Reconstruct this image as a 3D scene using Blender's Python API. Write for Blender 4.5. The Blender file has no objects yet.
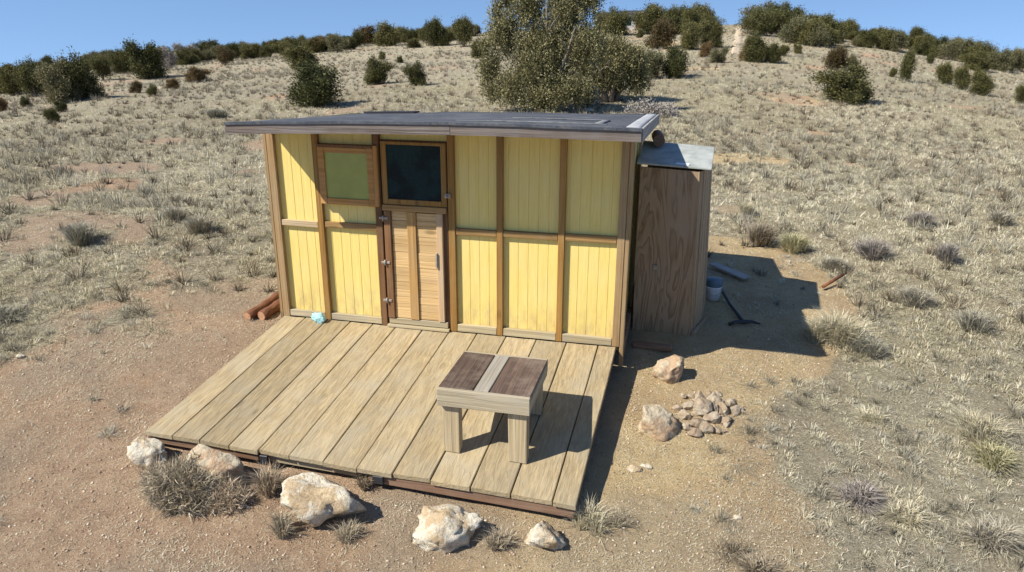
import bpy, bmesh, math, random
import numpy as np
from mathutils import Vector, Matrix
random.seed(7); rng = np.random.default_rng(11)
C = bpy.context.scene
COL = C.collection

# ------------------------------------------------------------ camera
CAM = np.array([4.219, -6.903, 2.966]); YAW, PIT, ROL, FPX = -0.232, 0.327, 0.005, 736.1
def cam_axes():
    cy, sy, cp, sp = math.cos(YAW), math.sin(YAW), math.cos(PIT), math.sin(PIT)
    F = np.array([sy*cp, cy*cp, -sp]); R0 = np.array([cy, -sy, 0.]); U0 = np.cross(R0, F)
    cr, sr = math.cos(ROL), math.sin(ROL)
    return F, cr*R0+sr*U0, -sr*R0+cr*U0
FW, RT, UP = cam_axes()
cd = bpy.data.cameras.new('camera'); co = bpy.data.objects.new('camera', cd); COL.objects.link(co)
cd.sensor_width = 36; cd.lens = 36*FPX/1024; cd.clip_start = .05; cd.clip_end = 3000
M3 = Matrix((RT, UP, -FW)).transposed()
co.matrix_world = Matrix.Translation(CAM) @ M3.to_4x4()
C.camera = co

# ------------------------------------------------------------ value noise and terrain
LAT = rng.random((256, 256))
def vnoise(x, y, s=1., o=0.):
    x = np.asarray(x, float)*s+o+1000.3; y = np.asarray(y, float)*s+o*1.7+1000.7
    xi = np.floor(x).astype(int); yi = np.floor(y).astype(int); fx = x-xi; fy = y-yi
    fx = fx*fx*(3-2*fx); fy = fy*fy*(3-2*fy)
    a = LAT[xi % 256, yi % 256]; b = LAT[(xi+1) % 256, yi % 256]; c = LAT[xi % 256, (yi+1) % 256]; d = LAT[(xi+1) % 256, (yi+1) % 256]
    return (a*(1-fx)+b*fx)*(1-fy)+(c*(1-fx)+d*fx)*fy
def fbm(x, y, s=1., o=0., n=4):
    r = 0; a = .5; t = 0
    for i in range(n):
        r = r+a*vnoise(x, y, s*2.03**i, o+i*17.1); t += a; a *= .5
    return r/t
AZ = np.array([-3.2, -1.3, -.915, -.824, -.725, -.618, -.501, -.377, -.249, -.121, .05, .12, .209, .292, .354, .466, .8, 3.2])
EL = np.array([-.12, -.11, -.0746, -.0500, -.0320, -.0262, -.0150, -.0050, .0050, .0095, .0150, .0088, -.0005, -.0150, -.0275, -.0526, -.09, -.12])
RC = 90.
def ground(x, y, fine=True):
    x = np.asarray(x, float); y = np.asarray(y, float)
    yy = np.where(y < 1.5, y, 1.5+(1-np.exp(-(np.maximum(y, 1.5)-1.5)/2.))*2.)
    yy = np.maximum(yy, -6)
    hn = -.135-.04*np.clip(x, -4, 6)+.115*yy
    hn = np.where(y > 1.5, np.minimum(hn, .25), hn)
    dx = x-CAM[0]; dy = y-CAM[1]; r = np.hypot(dx, dy); az = np.arctan2(dx, dy)
    e = np.interp(az, AZ, EL)
    zc = CAM[2]+e*RC
    t = np.clip((r-11)/(RC-11), 0, 1); s = t**1.25
    h = hn*(1-s)+zc*s
    over = np.maximum(r-RC, 0)
    h = h+over*(np.minimum(e, 0)-.035)*(1-np.exp(-over/25.))
    if fine:
        k = np.clip((r-12)/30, 0, 1)
        h = h+(fbm(x, y, .09, 5, 3)-.5)*.7*k*np.clip((RC+5-r)/25, .35, 1)
        h = h+(fbm(x, y, .9, 9, 3)-.5)*.07
        h = h+(fbm(x, y, 5., 3, 2)-.5)*.022
    return h
TS = 4*np.exp(np.arange(0, 3.4, .002))
def gz(x, y): return float(ground(x, y))
def at(px, py):                      # where the sight line of a photo pixel meets the terrain
    d = FW+RT*(px-512)/FPX+UP*(286-py)/FPX
    d = d/np.linalg.norm(d)
    P = CAM+d*TS[:, None]; below = P[:, 2] < ground(P[:, 0], P[:, 1])
    k = int(np.argmax(below)) if below.any() else len(TS)-1
    if not below.any(): k = int(np.argmin(np.abs(TS-93)))
    return P[k, 0], P[k, 1], float(ground(P[k, 0], P[k, 1])), float(TS[k])

# ------------------------------------------------------------ object helpers
def tag(o, label=None, cat=None, group=None, kind=None):
    if label: o['label'] = label
    if cat: o['category'] = cat
    if group: o['group'] = group
    if kind: o['kind'] = kind
    return o
def empty(name, loc, label, cat, group=None):
    o = bpy.data.objects.new(name, None); COL.objects.link(o); o.location = loc; o.empty_display_size = .1
    return tag(o, label, cat, group)
def link(name, me, mat, parent=None, origin=None):
    if mat is not None: me.materials.append(mat)
    o = bpy.data.objects.new(name, me); COL.objects.link(o)
    if origin is not None:
        me.transform(Matrix.Translation(-Vector(origin))); o.location = origin
    if parent is not None:
        o.parent = parent
        off = Vector(parent.location)
        p = parent.parent
        while p is not None: off = off+Vector(p.location); p = p.parent
        o.location = Vector(o.location)-off
    return o
def smooth(me, v=True):
    me.polygons.foreach_set('use_smooth', [v]*len(me.polygons))
class MB:
    """collects boxes, hexahedra and tubes; build() links them as one mesh in world coordinates"""
    def __init__(s): s.bm = bmesh.new(); s.sm = False
    def hexa(s, p, bev=.003):
        vs = [s.bm.verts.new(q) for q in p]
        fs = [s.bm.faces.new([vs[i] for i in f]) for f in ((0, 3, 2, 1), (4, 5, 6, 7), (0, 1, 5, 4), (1, 2, 6, 5), (2, 3, 7, 6), (3, 0, 4, 7))]
        if bev:
            es = list({e for f in fs for e in f.edges})
            bmesh.ops.bevel(s.bm, geom=es, offset=bev, segments=1, affect='EDGES', clamp_overlap=True)
        return s
    def box(s, x0, x1, y0, y1, z0, z1, bev=.003, jit=0.):
        p = [(x0, y0, z0), (x1, y0, z0), (x1, y1, z0), (x0, y1, z0), (x0, y0, z1), (x1, y0, z1), (x1, y1, z1), (x0, y1, z1)]
        if jit: p = [tuple(c+random.uniform(-jit, jit) for c in q) for q in p]
        return s.hexa(p, bev)
    def obox(s, c, u, v, w, bev=.003):    # centre, half-axis vectors
        c, u, v, w = map(Vector, (c, u, v, w))
        p = [c-u-v-w, c+u-v-w, c+u+v-w, c-u+v-w, c-u-v+w, c+u-v+w, c+u+v+w, c-u+v+w]
        return s.hexa(p, bev)
    def tube(s, pts, rad, n=10, caps=True):
        pts = [Vector(p) for p in pts]
        if not hasattr(rad, '__len__'): rad = [rad]*len(pts)
        rings = []
        for i, p in enumerate(pts):
            t = (pts[min(i+1, len(pts)-1)]-pts[max(i-1, 0)]).normalized()
            a = t.orthogonal().normalized() if i == 0 else (a-t*a.dot(t)).normalized()
            b = t.cross(a)
            rings.append([s.bm.verts.new(p+(a*math.cos(k*2*math.pi/n)+b*math.sin(k*2*math.pi/n))*rad[i]) for k in range(n)])
        for i in range(len(rings)-1):
            for k in range(n):
                f = s.bm.faces.new((rings[i][k], rings[i][(k+1) % n], rings[i+1][(k+1) % n], rings[i+1][k])); f.smooth = True
        if caps:
            s.bm.faces.new(rings[0][::-1]); s.bm.faces.new(rings[-1])
        return s
    def build(s, name, mat, parent=None):
        me = bpy.data.meshes.new(name); bmesh.ops.recalc_face_normals(s.bm, faces=s.bm.faces); s.bm.to_mesh(me); s.bm.free()
        return link(name, me, mat, parent)
def np_mesh(name, V, F, tint=None):
    """mesh from arrays; F is (n,3) or (n,4)"""
    me = bpy.data.meshes.new(name); V = np.asarray(V, np.float32); F = np.asarray(F, np.int32); k = F.shape[1]
    me.vertices.add(len(V)); me.vertices.foreach_set('co', V.ravel())
    me.loops.add(F.size); me.loops.foreach_set('vertex_index', F.ravel())
    me.polygons.add(len(F)); me.polygons.foreach_set('loop_start', np.arange(0, F.size, k, dtype=np.int32))
    me.update(calc_edges=True)
    if tint is not None:
        a = me.attributes.new('tint', 'FLOAT', 'POINT'); a.data.foreach_set('value', np.asarray(tint, np.float32))
    return me

# ------------------------------------------------------------ material helpers
class NT:
    def __init__(s, name):
        s.m = bpy.data.materials.new(name); s.m.use_nodes = True; s.t = s.m.node_tree; s.n = s.t.nodes; s.l = s.t.links
        s.b = s.n['Principled BSDF']
    def node(s, typ, ins=None, **kw):
        n = s.n.new(typ)
        for k, v in kw.items(): setattr(n, k, v)
        for k, v in (ins or {}).items():
            if isinstance(v, bpy.types.NodeSocket): s.l.new(v, n.inputs[k])
            else: n.inputs[k].default_value = v
        return n
    def coord(s): return s.node('ShaderNodeTexCoord').outputs['Object']
    def mapping(s, v, scale=(1, 1, 1), loc=(0, 0, 0)):
        return s.node('ShaderNodeMapping', {'Vector': v, 'Scale': scale, 'Location': loc}).outputs[0]
    def noise(s, v, scale, detail=4, rough=.6, dist=0., out=0):
        return s.node('ShaderNodeTexNoise', {'Vector': v, 'Scale': scale, 'Detail': detail, 'Roughness': rough, 'Distortion': dist}).outputs[out]
    def vor(s, v, scale, feat='F1', out=0, rand=1.):
        return s.node('ShaderNodeTexVoronoi', {'Vector': v, 'Scale': scale, 'Randomness': rand}, feature=feat).outputs[out]
    def ramp(s, f, stops, interp='LINEAR'):
        n = s.node('ShaderNodeValToRGB', {'Fac': f}); cr = n.color_ramp; cr.interpolation = interp
        while len(cr.elements) < len(stops): cr.elements.new(.5)
        for e, (p, c) in zip(cr.elements, stops):
            e.position = p; e.color = (c, c, c, 1) if not hasattr(c, '__len__') else (*c, 1)
        return n.outputs[0]
    def mix(s, f, a, b, mode='MIX'):
        n = s.node('ShaderNodeMix', data_type='RGBA', blend_type=mode)
        for k, v in ((0, f), (6, a), (7, b)):
            if isinstance(v, bpy.types.NodeSocket): s.l.new(v, n.inputs[k])
            elif hasattr(v, '__len__'): n.inputs[k].default_value = (*v, 1)
            else: n.inputs[k].default_value = v if k == 0 else (v, v, v, 1)
        return n.outputs[2]
    def math(s, op, a, b=0., c=0.):
        return s.node('ShaderNodeMath', {0: a, 1: b, 2: c}, operation=op).outputs[0]
    def attr(s, name, out='Fac'): return s.node('ShaderNodeAttribute', attribute_name=name).outputs[out]
    def rnd(s): return s.node('ShaderNodeObjectInfo').outputs['Random']
    def bump(s, h, dist=.01, strength=1., prev=None):
        i = {'Height': h, 'Distance': dist, 'Strength': strength}
        if prev is not None: i['Normal'] = prev
        return s.node('ShaderNodeBump', i).outputs[0]
    def out(s, col, rough=.8, normal=None, spec=.3):
        for k, v in (('Base Color', col), ('Roughness', rough), ('Normal', normal)):
            if v is None: continue
            if isinstance(v, bpy.types.NodeSocket): s.l.new(v, s.b.inputs[k])
            elif hasattr(v, '__len__'): s.b.inputs[k].default_value = (*v, 1)
            else: s.b.inputs[k].default_value = v
        s.b.inputs['Specular IOR Level'].default_value = spec
        return s.m

def wood(name, c1, c2, axis='y', dark=None, var=.25, stain=None, rough=.75, bump=.004, knots=True, weather=.35, grey=(.34, .32, .29)):
    """weathered timber with the grain running along one axis"""
    t = NT(name); v = t.coord(); r = t.rnd()
    off = t.node('ShaderNodeCombineXYZ', {0: t.math('MULTIPLY', r, 37.), 1: t.math('MULTIPLY', r, 91.), 2: t.math('MULTIPLY', r, 53.)}).outputs[0]
    v = t.node('ShaderNodeVectorMath', {0: v, 1: off}, operation='ADD').outputs[0]
    sc = {'x': (.022, 1, 1), 'y': (1, .022, 1), 'z': (1, 1, .022)}[axis]
    sk = {'x': (.3, 1, 1), 'y': (1, .3, 1), 'z': (1, 1, .3)}[axis]
    g = t.mapping(v, sc)
    warp = t.noise(t.mapping(v, sk), 5., 3, .5, out=1)
    g2 = t.node('ShaderNodeVectorMath', {0: g, 1: t.node('ShaderNodeVectorMath', {0: warp, 1: {'x': (.001, .022, .022), 'y': (.022, .001, .022), 'z': (.022, .022, .001)}[axis]}, operation='MULTIPLY').outputs[0]}, operation='ADD').outputs[0]
    fine = t.noise(g2, 60., 4, .7)
    broad = t.noise(g2, 11., 2, .5)
    ring = t.math('FRACT', t.math('MULTIPLY', broad, 6.))
    ring = t.ramp(ring, [(0, .1), (.35, .65), (.85, 1), (1, .1)])
    col = t.mix(t.ramp(fine, [(.3, 0), (.7, 1)]), c2, c1)
    col = t.mix(t.math('MULTIPLY', t.math('SUBTRACT', 1., ring), .42), col, dark or tuple(.45*c for c in c2))
    if knots:
        kv = t.mapping(v, {'x': (.35, 1, 1), 'y': (1, .35, 1), 'z': (1, 1, .35)}[axis])
        kd = t.vor(kv, 4.2)
        km = t.ramp(kd, [(0, 1), (.07, .85), (.13, 0)])
        col = t.mix(t.math('MULTIPLY', km, .75), col, tuple(.35*c for c in c2))
    stk = t.ramp(t.noise(g2, 26., 3, .6), [(.5, 0), (.62, 1)])
    col = t.mix(t.math('MULTIPLY', stk, .3), col, tuple(min(.85, 1.25*c) for c in c1))
    w = t.noise(v, 2.6, 5, .65)
    col = t.mix(t.math('MULTIPLY', t.ramp(w, [(.42, 0), (.7, 1)]), weather), col, grey)
    val = t.math('ADD', t.math('MULTIPLY', r, var), 1-var*.55)
    col = t.mix(1., col, t.node('ShaderNodeCombineXYZ', {0: val, 1: val, 2: val}).outputs[0], 'MULTIPLY')
    if stain:
        sm = t.ramp(t.noise(v, 1.7, 4, .6), [(.45, 0), (.62, 1)])
        col = t.mix(t.math('MULTIPLY', sm, .6), col, stain)
    n = t.bump(fine, bump, .7); n = t.bump(ring, bump*.6, .5, n)
    return t.out(col, rough, n, .25)

W_DECKY = wood('deck_timber', (.45, .355, .205), (.29, .22, .125), 'y', dark=(.17, .12, .07), var=.28, weather=.65, grey=(.36, .315, .225), bump=.006)
W_FRAMEZ = wood('framing_timber_upright', (.37, .20, .055), (.26, .13, .03), 'z', var=.2, weather=.3, grey=(.34, .25, .12))
W_FRAMEX = wood('framing_timber_level', (.36, .22, .085), (.26, .145, .05), 'x', var=.2, weather=.35, grey=(.38, .29, .15))
W_PALEX = wood('pale_timber_level', (.66, .49, .28), (.50, .35, .18), 'x', var=.25, weather=.25)
W_PALEZ = wood('pale_timber_upright', (.62, .44, .26), (.48, .32, .17), 'z', var=.2, weather=.25)
W_SILLX = wood('sill_timber', (.50, .42, .26), (.38, .30, .17), 'x', var=.2, weather=.5)
W_REDZ = wood('red_brown_timber', (.24, .12, .05), (.14, .07, .03), 'z', var=.3, weather=.35, grey=(.26, .18, .11))
W_ORANGE = wood('orange_timber', (.50, .27, .085), (.38, .18, .045), 'x', var=.2, weather=.15)
W_ORANGEZ = wood('orange_timber_upright', (.50, .27, .085), (.38, .18, .045), 'z', var=.2, weather=.15)
W_BATTEN = wood('tan_batten', (.50, .30, .11), (.40, .23, .08), 'z', var=.1, weather=.1)
W_FASCIA = wood('grey_fascia_timber', (.21, .17, .14), (.12, .095, .08), 'x', dark=(.07, .05, .04), var=.2, weather=.6, grey=(.21, .19, .18), bump=.01)
W_FASCIAY = wood('grey_fascia_side', (.38, .36, .33), (.22, .20, .18), 'y', var=.2, weather=.7, grey=(.36, .35, .34))
W_UNDER = wood('red_brown_joist', (.26, .15, .09), (.16, .09, .055), 'x', var=.3, weather=.4, grey=(.28, .22, .17))
W_BENCHTOP = wood('dark_bench_top', (.15, .10, .075), (.07, .048, .038), 'y', var=.25, weather=.75, grey=(.30, .235, .18), bump=.006)
W_BENCHPALE = wood('worn_bench_slat', (.42, .38, .31), (.27, .23, .18), 'y', var=.1, weather=.4)
W_BENCHX = wood('bench_apron', (.50, .43, .30), (.33, .27, .17), 'x', var=.15, weather=.45, bump=.006)
W_BENCHY = wood('bench_side_apron', (.50, .43, .30), (.33, .27, .17), 'y', var=.15, weather=.45)
W_BENCHZ = wood('bench_leg', (.52, .42, .26), (.36, .27, .15), 'z', var=.15, weather=.3, bump=.006)
W_SHEDZ = wood('weathered_shed_board', (.46, .33, .20), (.29, .195, .11), 'z', var=.3, weather=.35, grey=(.38, .31, .22))
W_GREYB = wood('loose_grey_board', (.40, .37, .34), (.28, .25, .23), 'x', var=.2, weather=.5)
W_POST = wood('side_post', (.40, .27, .13), (.27, .16, .07), 'z', var=.15, weather=.3, grey=(.38, .31, .2))

def plain(name, col, rough=.6, nz=.15, sc=8, metal=0., bump=.002):
    t = NT(name); v = t.coord(); n = t.noise(v, sc, 5, .65)
    c = t.mix(t.ramp(n, [(.3, 0), (.7, 1)]), tuple(c*(1-nz) for c in col), tuple(min(1, c*(1+nz)) for c in col))
    t.b.inputs['Metallic'].default_value = metal
    return t.out(c, rough, t.bump(n, bump, .5), .4)

def siding():
    t = NT('yellow_siding_paint'); v = t.coord()
    st = t.noise(t.mapping(v, (1, 1, .05)), 60., 4, .65)
    big = t.noise(v, 2.2, 4, .6)
    c = t.mix(t.ramp(st, [(.3, 0), (.7, 1)]), (.74, .55, .15), (.82, .65, .22))
    c = t.mix(t.math('MULTIPLY', t.ramp(big, [(.4, 0), (.75, 1)]), .35), c, (.68, .60, .30))
    z = t.node('ShaderNodeSeparateXYZ', {0: v}).outputs[2]
    dirt = t.math('MULTIPLY', t.ramp(z, [(0, 1), (.45, .15), (1, .0)]), t.ramp(t.noise(t.mapping(v, (1, 1, .35)), 11., 4, .7), [(.40, 0), (.66, .8)]))
    nl = t.vor(t.mapping(v, (1, 1, .33)), 9.8, rand=.25); c = t.mix(t.ramp(nl, [(.02, .5), (.035, 0)]), c, (.3, .2, .1))
    c = t.mix(t.ramp(t.noise(t.mapping(v, (1, 1, .12)), 24., 4, .6), [(.58, 0), (.74, .2)]), c, (.52, .38, .14))
    c = t.mix(dirt, c, (.42, .31, .16))
    return t.out(c, .65, t.bump(st, .003, .6), .25)
M_SIDING = siding()

def plywood():
    t = NT('weathered_plywood'); v = t.coord()
    m = t.mapping(v, (1, 1, .16))
    w = t.noise(m, 3.2, 3, .55, .9)
    ring = t.math('FRACT', t.math('MULTIPLY', w, 11.))
    ring = t.ramp(ring, [(0, 0), (.4, .8), (.8, 1), (1, 0)])
    f = t.noise(t.mapping(v, (1, 1, .06)), 85., 4, .7)
    c = t.mix(ring, (.19, .12, .065), (.37, .26, .155))
    c = t.mix(t.math('MULTIPLY', t.ramp(f, [(.35, 0), (.7, 1)]), .45), c, (.29, .185, .105))
    c = t.mix(t.math('MULTIPLY', t.ramp(t.noise(v, 1.6, 4, .6), [(.45, 0), (.7, 1)]), .4), c, (.33, .26, .2))
    return t.out(c, .8, t.bump(t.math('ADD', ring, f), .004, .6), .2)
M_PLY = plywood()

def roofing():
    t = NT('rolled_asphalt_roofing'); v = t.coord()
    g = t.noise(v, 260., 2, .6); b = t.noise(v, 1.8, 5, .7)
    c = t.mix(t.ramp(g, [(.35, 0), (.65, 1)]), (.025, .030, .040), (.085, .095, .115))
    c = t.mix(t.math('MULTIPLY', t.ramp(t.noise(v, 14., 5, .75), [(.5, 0), (.68, 1)]), .55), c, (.20, .185, .165))
    c = t.mix(t.math('MULTIPLY', t.ramp(b, [(.45, 0), (.7, 1)]), .5), c, (.17, .175, .185))
    st = t.noise(t.mapping(v, (.25, 1.6, 1)), 3., 4, .65)
    c = t.mix(t.math('MULTIPLY', t.ramp(st, [(.55, 0), (.7, 1)]), .4), c, (.22, .21, .20))
    return t.out(c, .85, t.bump(g, .003, .6), .3)
M_ROOF = roofing()
M_SEAM = plain('grey_roof_patch', (.36, .37, .38), .8, .3, 12)
M_SEAMD = plain('worn_grey_roof_patch', (.20, .205, .21), .85, .45, 14)
M_SHEDROOF = plain('pale_grey_roof_sheet', (.34, .36, .34), .85, .3, 6)
M_BLACK = plain('black_metal', (.03, .03, .035), .5)
M_METAL = plain('galvanised_metal', (.34, .30, .25), .6, .3, 20, .3)
M_WHITE = plain('white_plastic', (.72, .74, .75), .45, .1)
M_BLUEP = plain('blue_grey_lid', (.10, .16, .20), .5, .2)
M_GREEN = plain('green_painted_pane', (.33, .345, .085), .3, .16, 2.2, bump=.003)
M_TEAL = plain('pale_teal_cloth', (.36, .60, .60), .85, .35, 22, bump=.01)
M_LOG = wood('red_brown_log', (.24, .10, .05), (.14, .055, .028), 'y', var=.2, weather=.2, grey=(.4, .22, .12), bump=.012)
M_LOGEND = plain('log_end_grain', (.42, .22, .12), .8, .3, 30)
M_DARK = plain('dark_inside', (.012, .014, .015), .9)

def glass_dark():
    t = NT('dark_window_glass'); v = t.coord()
    n = t.noise(v, 4.5, 2, .4)
    c = t.mix(t.ramp(n, [(.42, 0), (.52, 1)]), (.005, .014, .018), (.008, .026, .030))
    c = t.mix(t.ramp(t.noise(v, 30., 5, .7), [(.55, 0), (.8, .12)]), c, (.2, .2, .17))
    return t.out(c, .08, t.bump(t.noise(v, 2.5, 2, .4), .003, .15), .12)
M_GLASS = glass_dark()

def rockmat(name, cream=(.60, .51, .36), tan=(.45, .31, .16), white=(.70, .65, .54), dark=(.24, .19, .13), tanamt=.75):
    t = NT(name); v = t.coord()
    r = t.rnd(); off = t.node('ShaderNodeCombineXYZ', {0: t.math('MULTIPLY', r, 40.), 1: r, 2: t.math('MULTIPLY', r, 11.)}).outputs[0]
    v = t.node('ShaderNodeVectorMath', {0: v, 1: off}, operation='ADD').outputs[0]
    n1 = t.noise(v, 6., 6, .65); n2 = t.noise(v, 22., 6, .75); n3 = t.noise(v, 9., 5, .7, .8)
    c = t.mix(t.ramp(n2, [(.35, 0), (.62, 1)]), cream, white)
    c = t.mix(t.math('MULTIPLY', t.ramp(n1, [(.47, 0), (.56, 1)]), tanamt), c, tan)
    c = t.mix(t.math('MULTIPLY', t.ramp(n3, [(.55, 0), (.72, 1)]), .65), c, dark)
    pit = t.vor(v, 28.); 
    n = t.bump(n2, .03, .9); n = t.bump(n1, .04, .6, n); n = t.bump(pit, .01, .5, n)
    return t.out(c, .9, n, .15)
M_ROCK = rockmat('pale_limestone')
M_ROCKTAN = rockmat('tan_lichen_rock', (.50, .42, .30), (.42, .24, .13), (.58, .50, .36), (.2, .18, .12), .6)
M_STONE = rockmat('brown_rubble_stone', (.36, .285, .20), (.29, .20, .125), (.50, .43, .33), (.17, .13, .10), .6)

def leafmat(name, cols, trans=.15, rough=.7, hue=.25):
    t = NT(name); a = t.attr('tint'); r = t.rnd()
    n = len(cols)
    c = t.ramp(a, [(i/(n-1), cc) for i, cc in enumerate(cols)])
    val = t.math('ADD', t.math('MULTIPLY', r, hue*2), 1-hue)
    c = t.mix(1., c, t.node('ShaderNodeCombineXYZ', {0: t.math('ADD', t.math('MULTIPLY', r, hue*2.6), 1-hue*1.1), 1: val, 2: val}).outputs[0], 'MULTIPLY')
    m = t.out(c, rough, None, .15)
    if trans:
        tr = t.node('ShaderNodeBsdfTranslucent', {'Color': c}); mx = t.node('ShaderNodeMixShader', {0: trans, 1: t.b.outputs[0], 2: tr.outputs[0]})
        t.l.new(mx.outputs[0], t.n['Material Output'].inputs[0])
    return m
L_JUN = leafmat('juniper_foliage', [(.036, .042, .02), (.078, .083, .034), (.13, .13, .047), (.19, .178, .065)])
L_GREY = leafmat('grey_green_foliage', [(.065, .062, .034), (.125, .12, .058), (.195, .185, .092), (.29, .27, .16)], hue=.1)
L_RED = leafmat('red_brown_foliage', [(.06, .045, .024), (.11, .082, .038), (.165, .118, .052), (.22, .16, .075)])
L_BIG = leafmat('warm_olive_foliage', [(.075, .075, .034), (.155, .15, .066), (.25, .235, .115), (.36, .335, .19)], hue=.1)
L_STRAW = leafmat('dry_straw_grass', [(.32, .28, .185), (.47, .42, .285), (.61, .55, .39), (.75, .70, .54)], .2, hue=0.)
L_DRY = leafmat('dry_twig_shrub', [(.12, .10, .07), (.24, .20, .14), (.40, .335, .235), (.57, .49, .355)], .1, hue=.1)
L_SAGE = leafmat('grey_sage_shrub', [(.19, .17, .125), (.31, .285, .215), (.43, .405, .31), (.56, .53, .43)], .15, hue=.08)
L_GREENG = leafmat('pale_green_grass', [(.27, .245, .13), (.40, .375, .20), (.53, .49, .30), (.64, .58, .40)], .2, hue=.05)
L_PURP = leafmat('purple_grey_brush', [(.15, .13, .11), (.25, .22, .19), (.35, .315, .275), (.45, .42, .375)], .1, hue=.05)
W_DOORX = wood('golden_pine_plank', (.70, .48, .23), (.55, .36, .15), 'x', dark=(.3, .17, .07), var=.22, weather=.12)
M_BARK = wood('juniper_bark', (.24, .19, .15), (.14, .105, .08), 'z', var=.2, weather=.5, bump=.02, knots=False)

# ------------------------------------------------------------ ground
def axis(lo, hi, c0, c1, fine, grow):
    a = list(np.arange(c0, c1+fine, fine)); s = fine
    while a[-1] < hi: s = min(s*grow, 14); a.append(a[-1]+s)
    b = []; s = fine; x = c0
    while x > lo: s = min(s*grow, 14); x -= s; b.append(x)
    return np.array(b[::-1]+a)
def sstep(a, b, x): t = np.clip((x-a)/(b-a), 0, 1); return t*t*(3-2*t)
def bare(x, y):
    """1 where the soil is trodden bare"""
    n = (fbm(x, y, .7, 21, 4)-.5)*1.1
    d = np.hypot((x-1.7)/np.where(x > 1.7, 4.2, 5.0), (y+1.7)/np.where(y > -1.7, 3.9, 6.))+n*.75
    b = 1-sstep(.80, 1.12, d)
    p = sstep(.66, .73, fbm(x, y, .33, 44, 4))      # scattered bare patches further off
    d2 = np.hypot((x+8.4)/1.6, (y-6.7)/.7)+n*.6
    d3 = np.hypot((x-7.0)/4.5, (y-12)/2.2)+n*1.2
    d4 = np.hypot((x-5.0)/1.4, (y-2.4)/2.4)+n*.25
    b = np.maximum(b, 1-sstep(.85, 1.05, d4))
    return np.clip(np.maximum.reduce([b, p*.9, 1-sstep(.7, 1.1, d2), .3*(1-sstep(.7, 1.1, d3))]), 0, 1)
def greyness(x, y):
    l = sstep(.47, .56, fbm(x, y, .55, 71, 4)+.10*sstep(0, -4, x)-.16*sstep(3, 5, x)*sstep(-3.3, -1.5, y))
    br = sstep(5.2, 6.4, x+.35*(-y)+(fbm(x, y, 1.1, 13, 3)-.5)*2.)*sstep(2.0, -1., y)
    bl = sstep(-.6, -1.6, x+(fbm(x, y, 1.1, 13, 3)-.5)*2.)*sstep(-1.9, -2.9, y)
    return np.clip(np.maximum.reduce([l*.6, br*.6, bl*.8, .55*sstep(.5, .58, fbm(x, y, .8, 55, 4))*sstep(1, -2, x)]), 0, 1)
gx = axis(-420, 420, -7, 10, .07, 1.035); gy = axis(-120, 420, -4.2, 8, .07, 1.035)
X, Y = np.meshgrid(gx, gy); Z = ground(X, Y)
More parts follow.
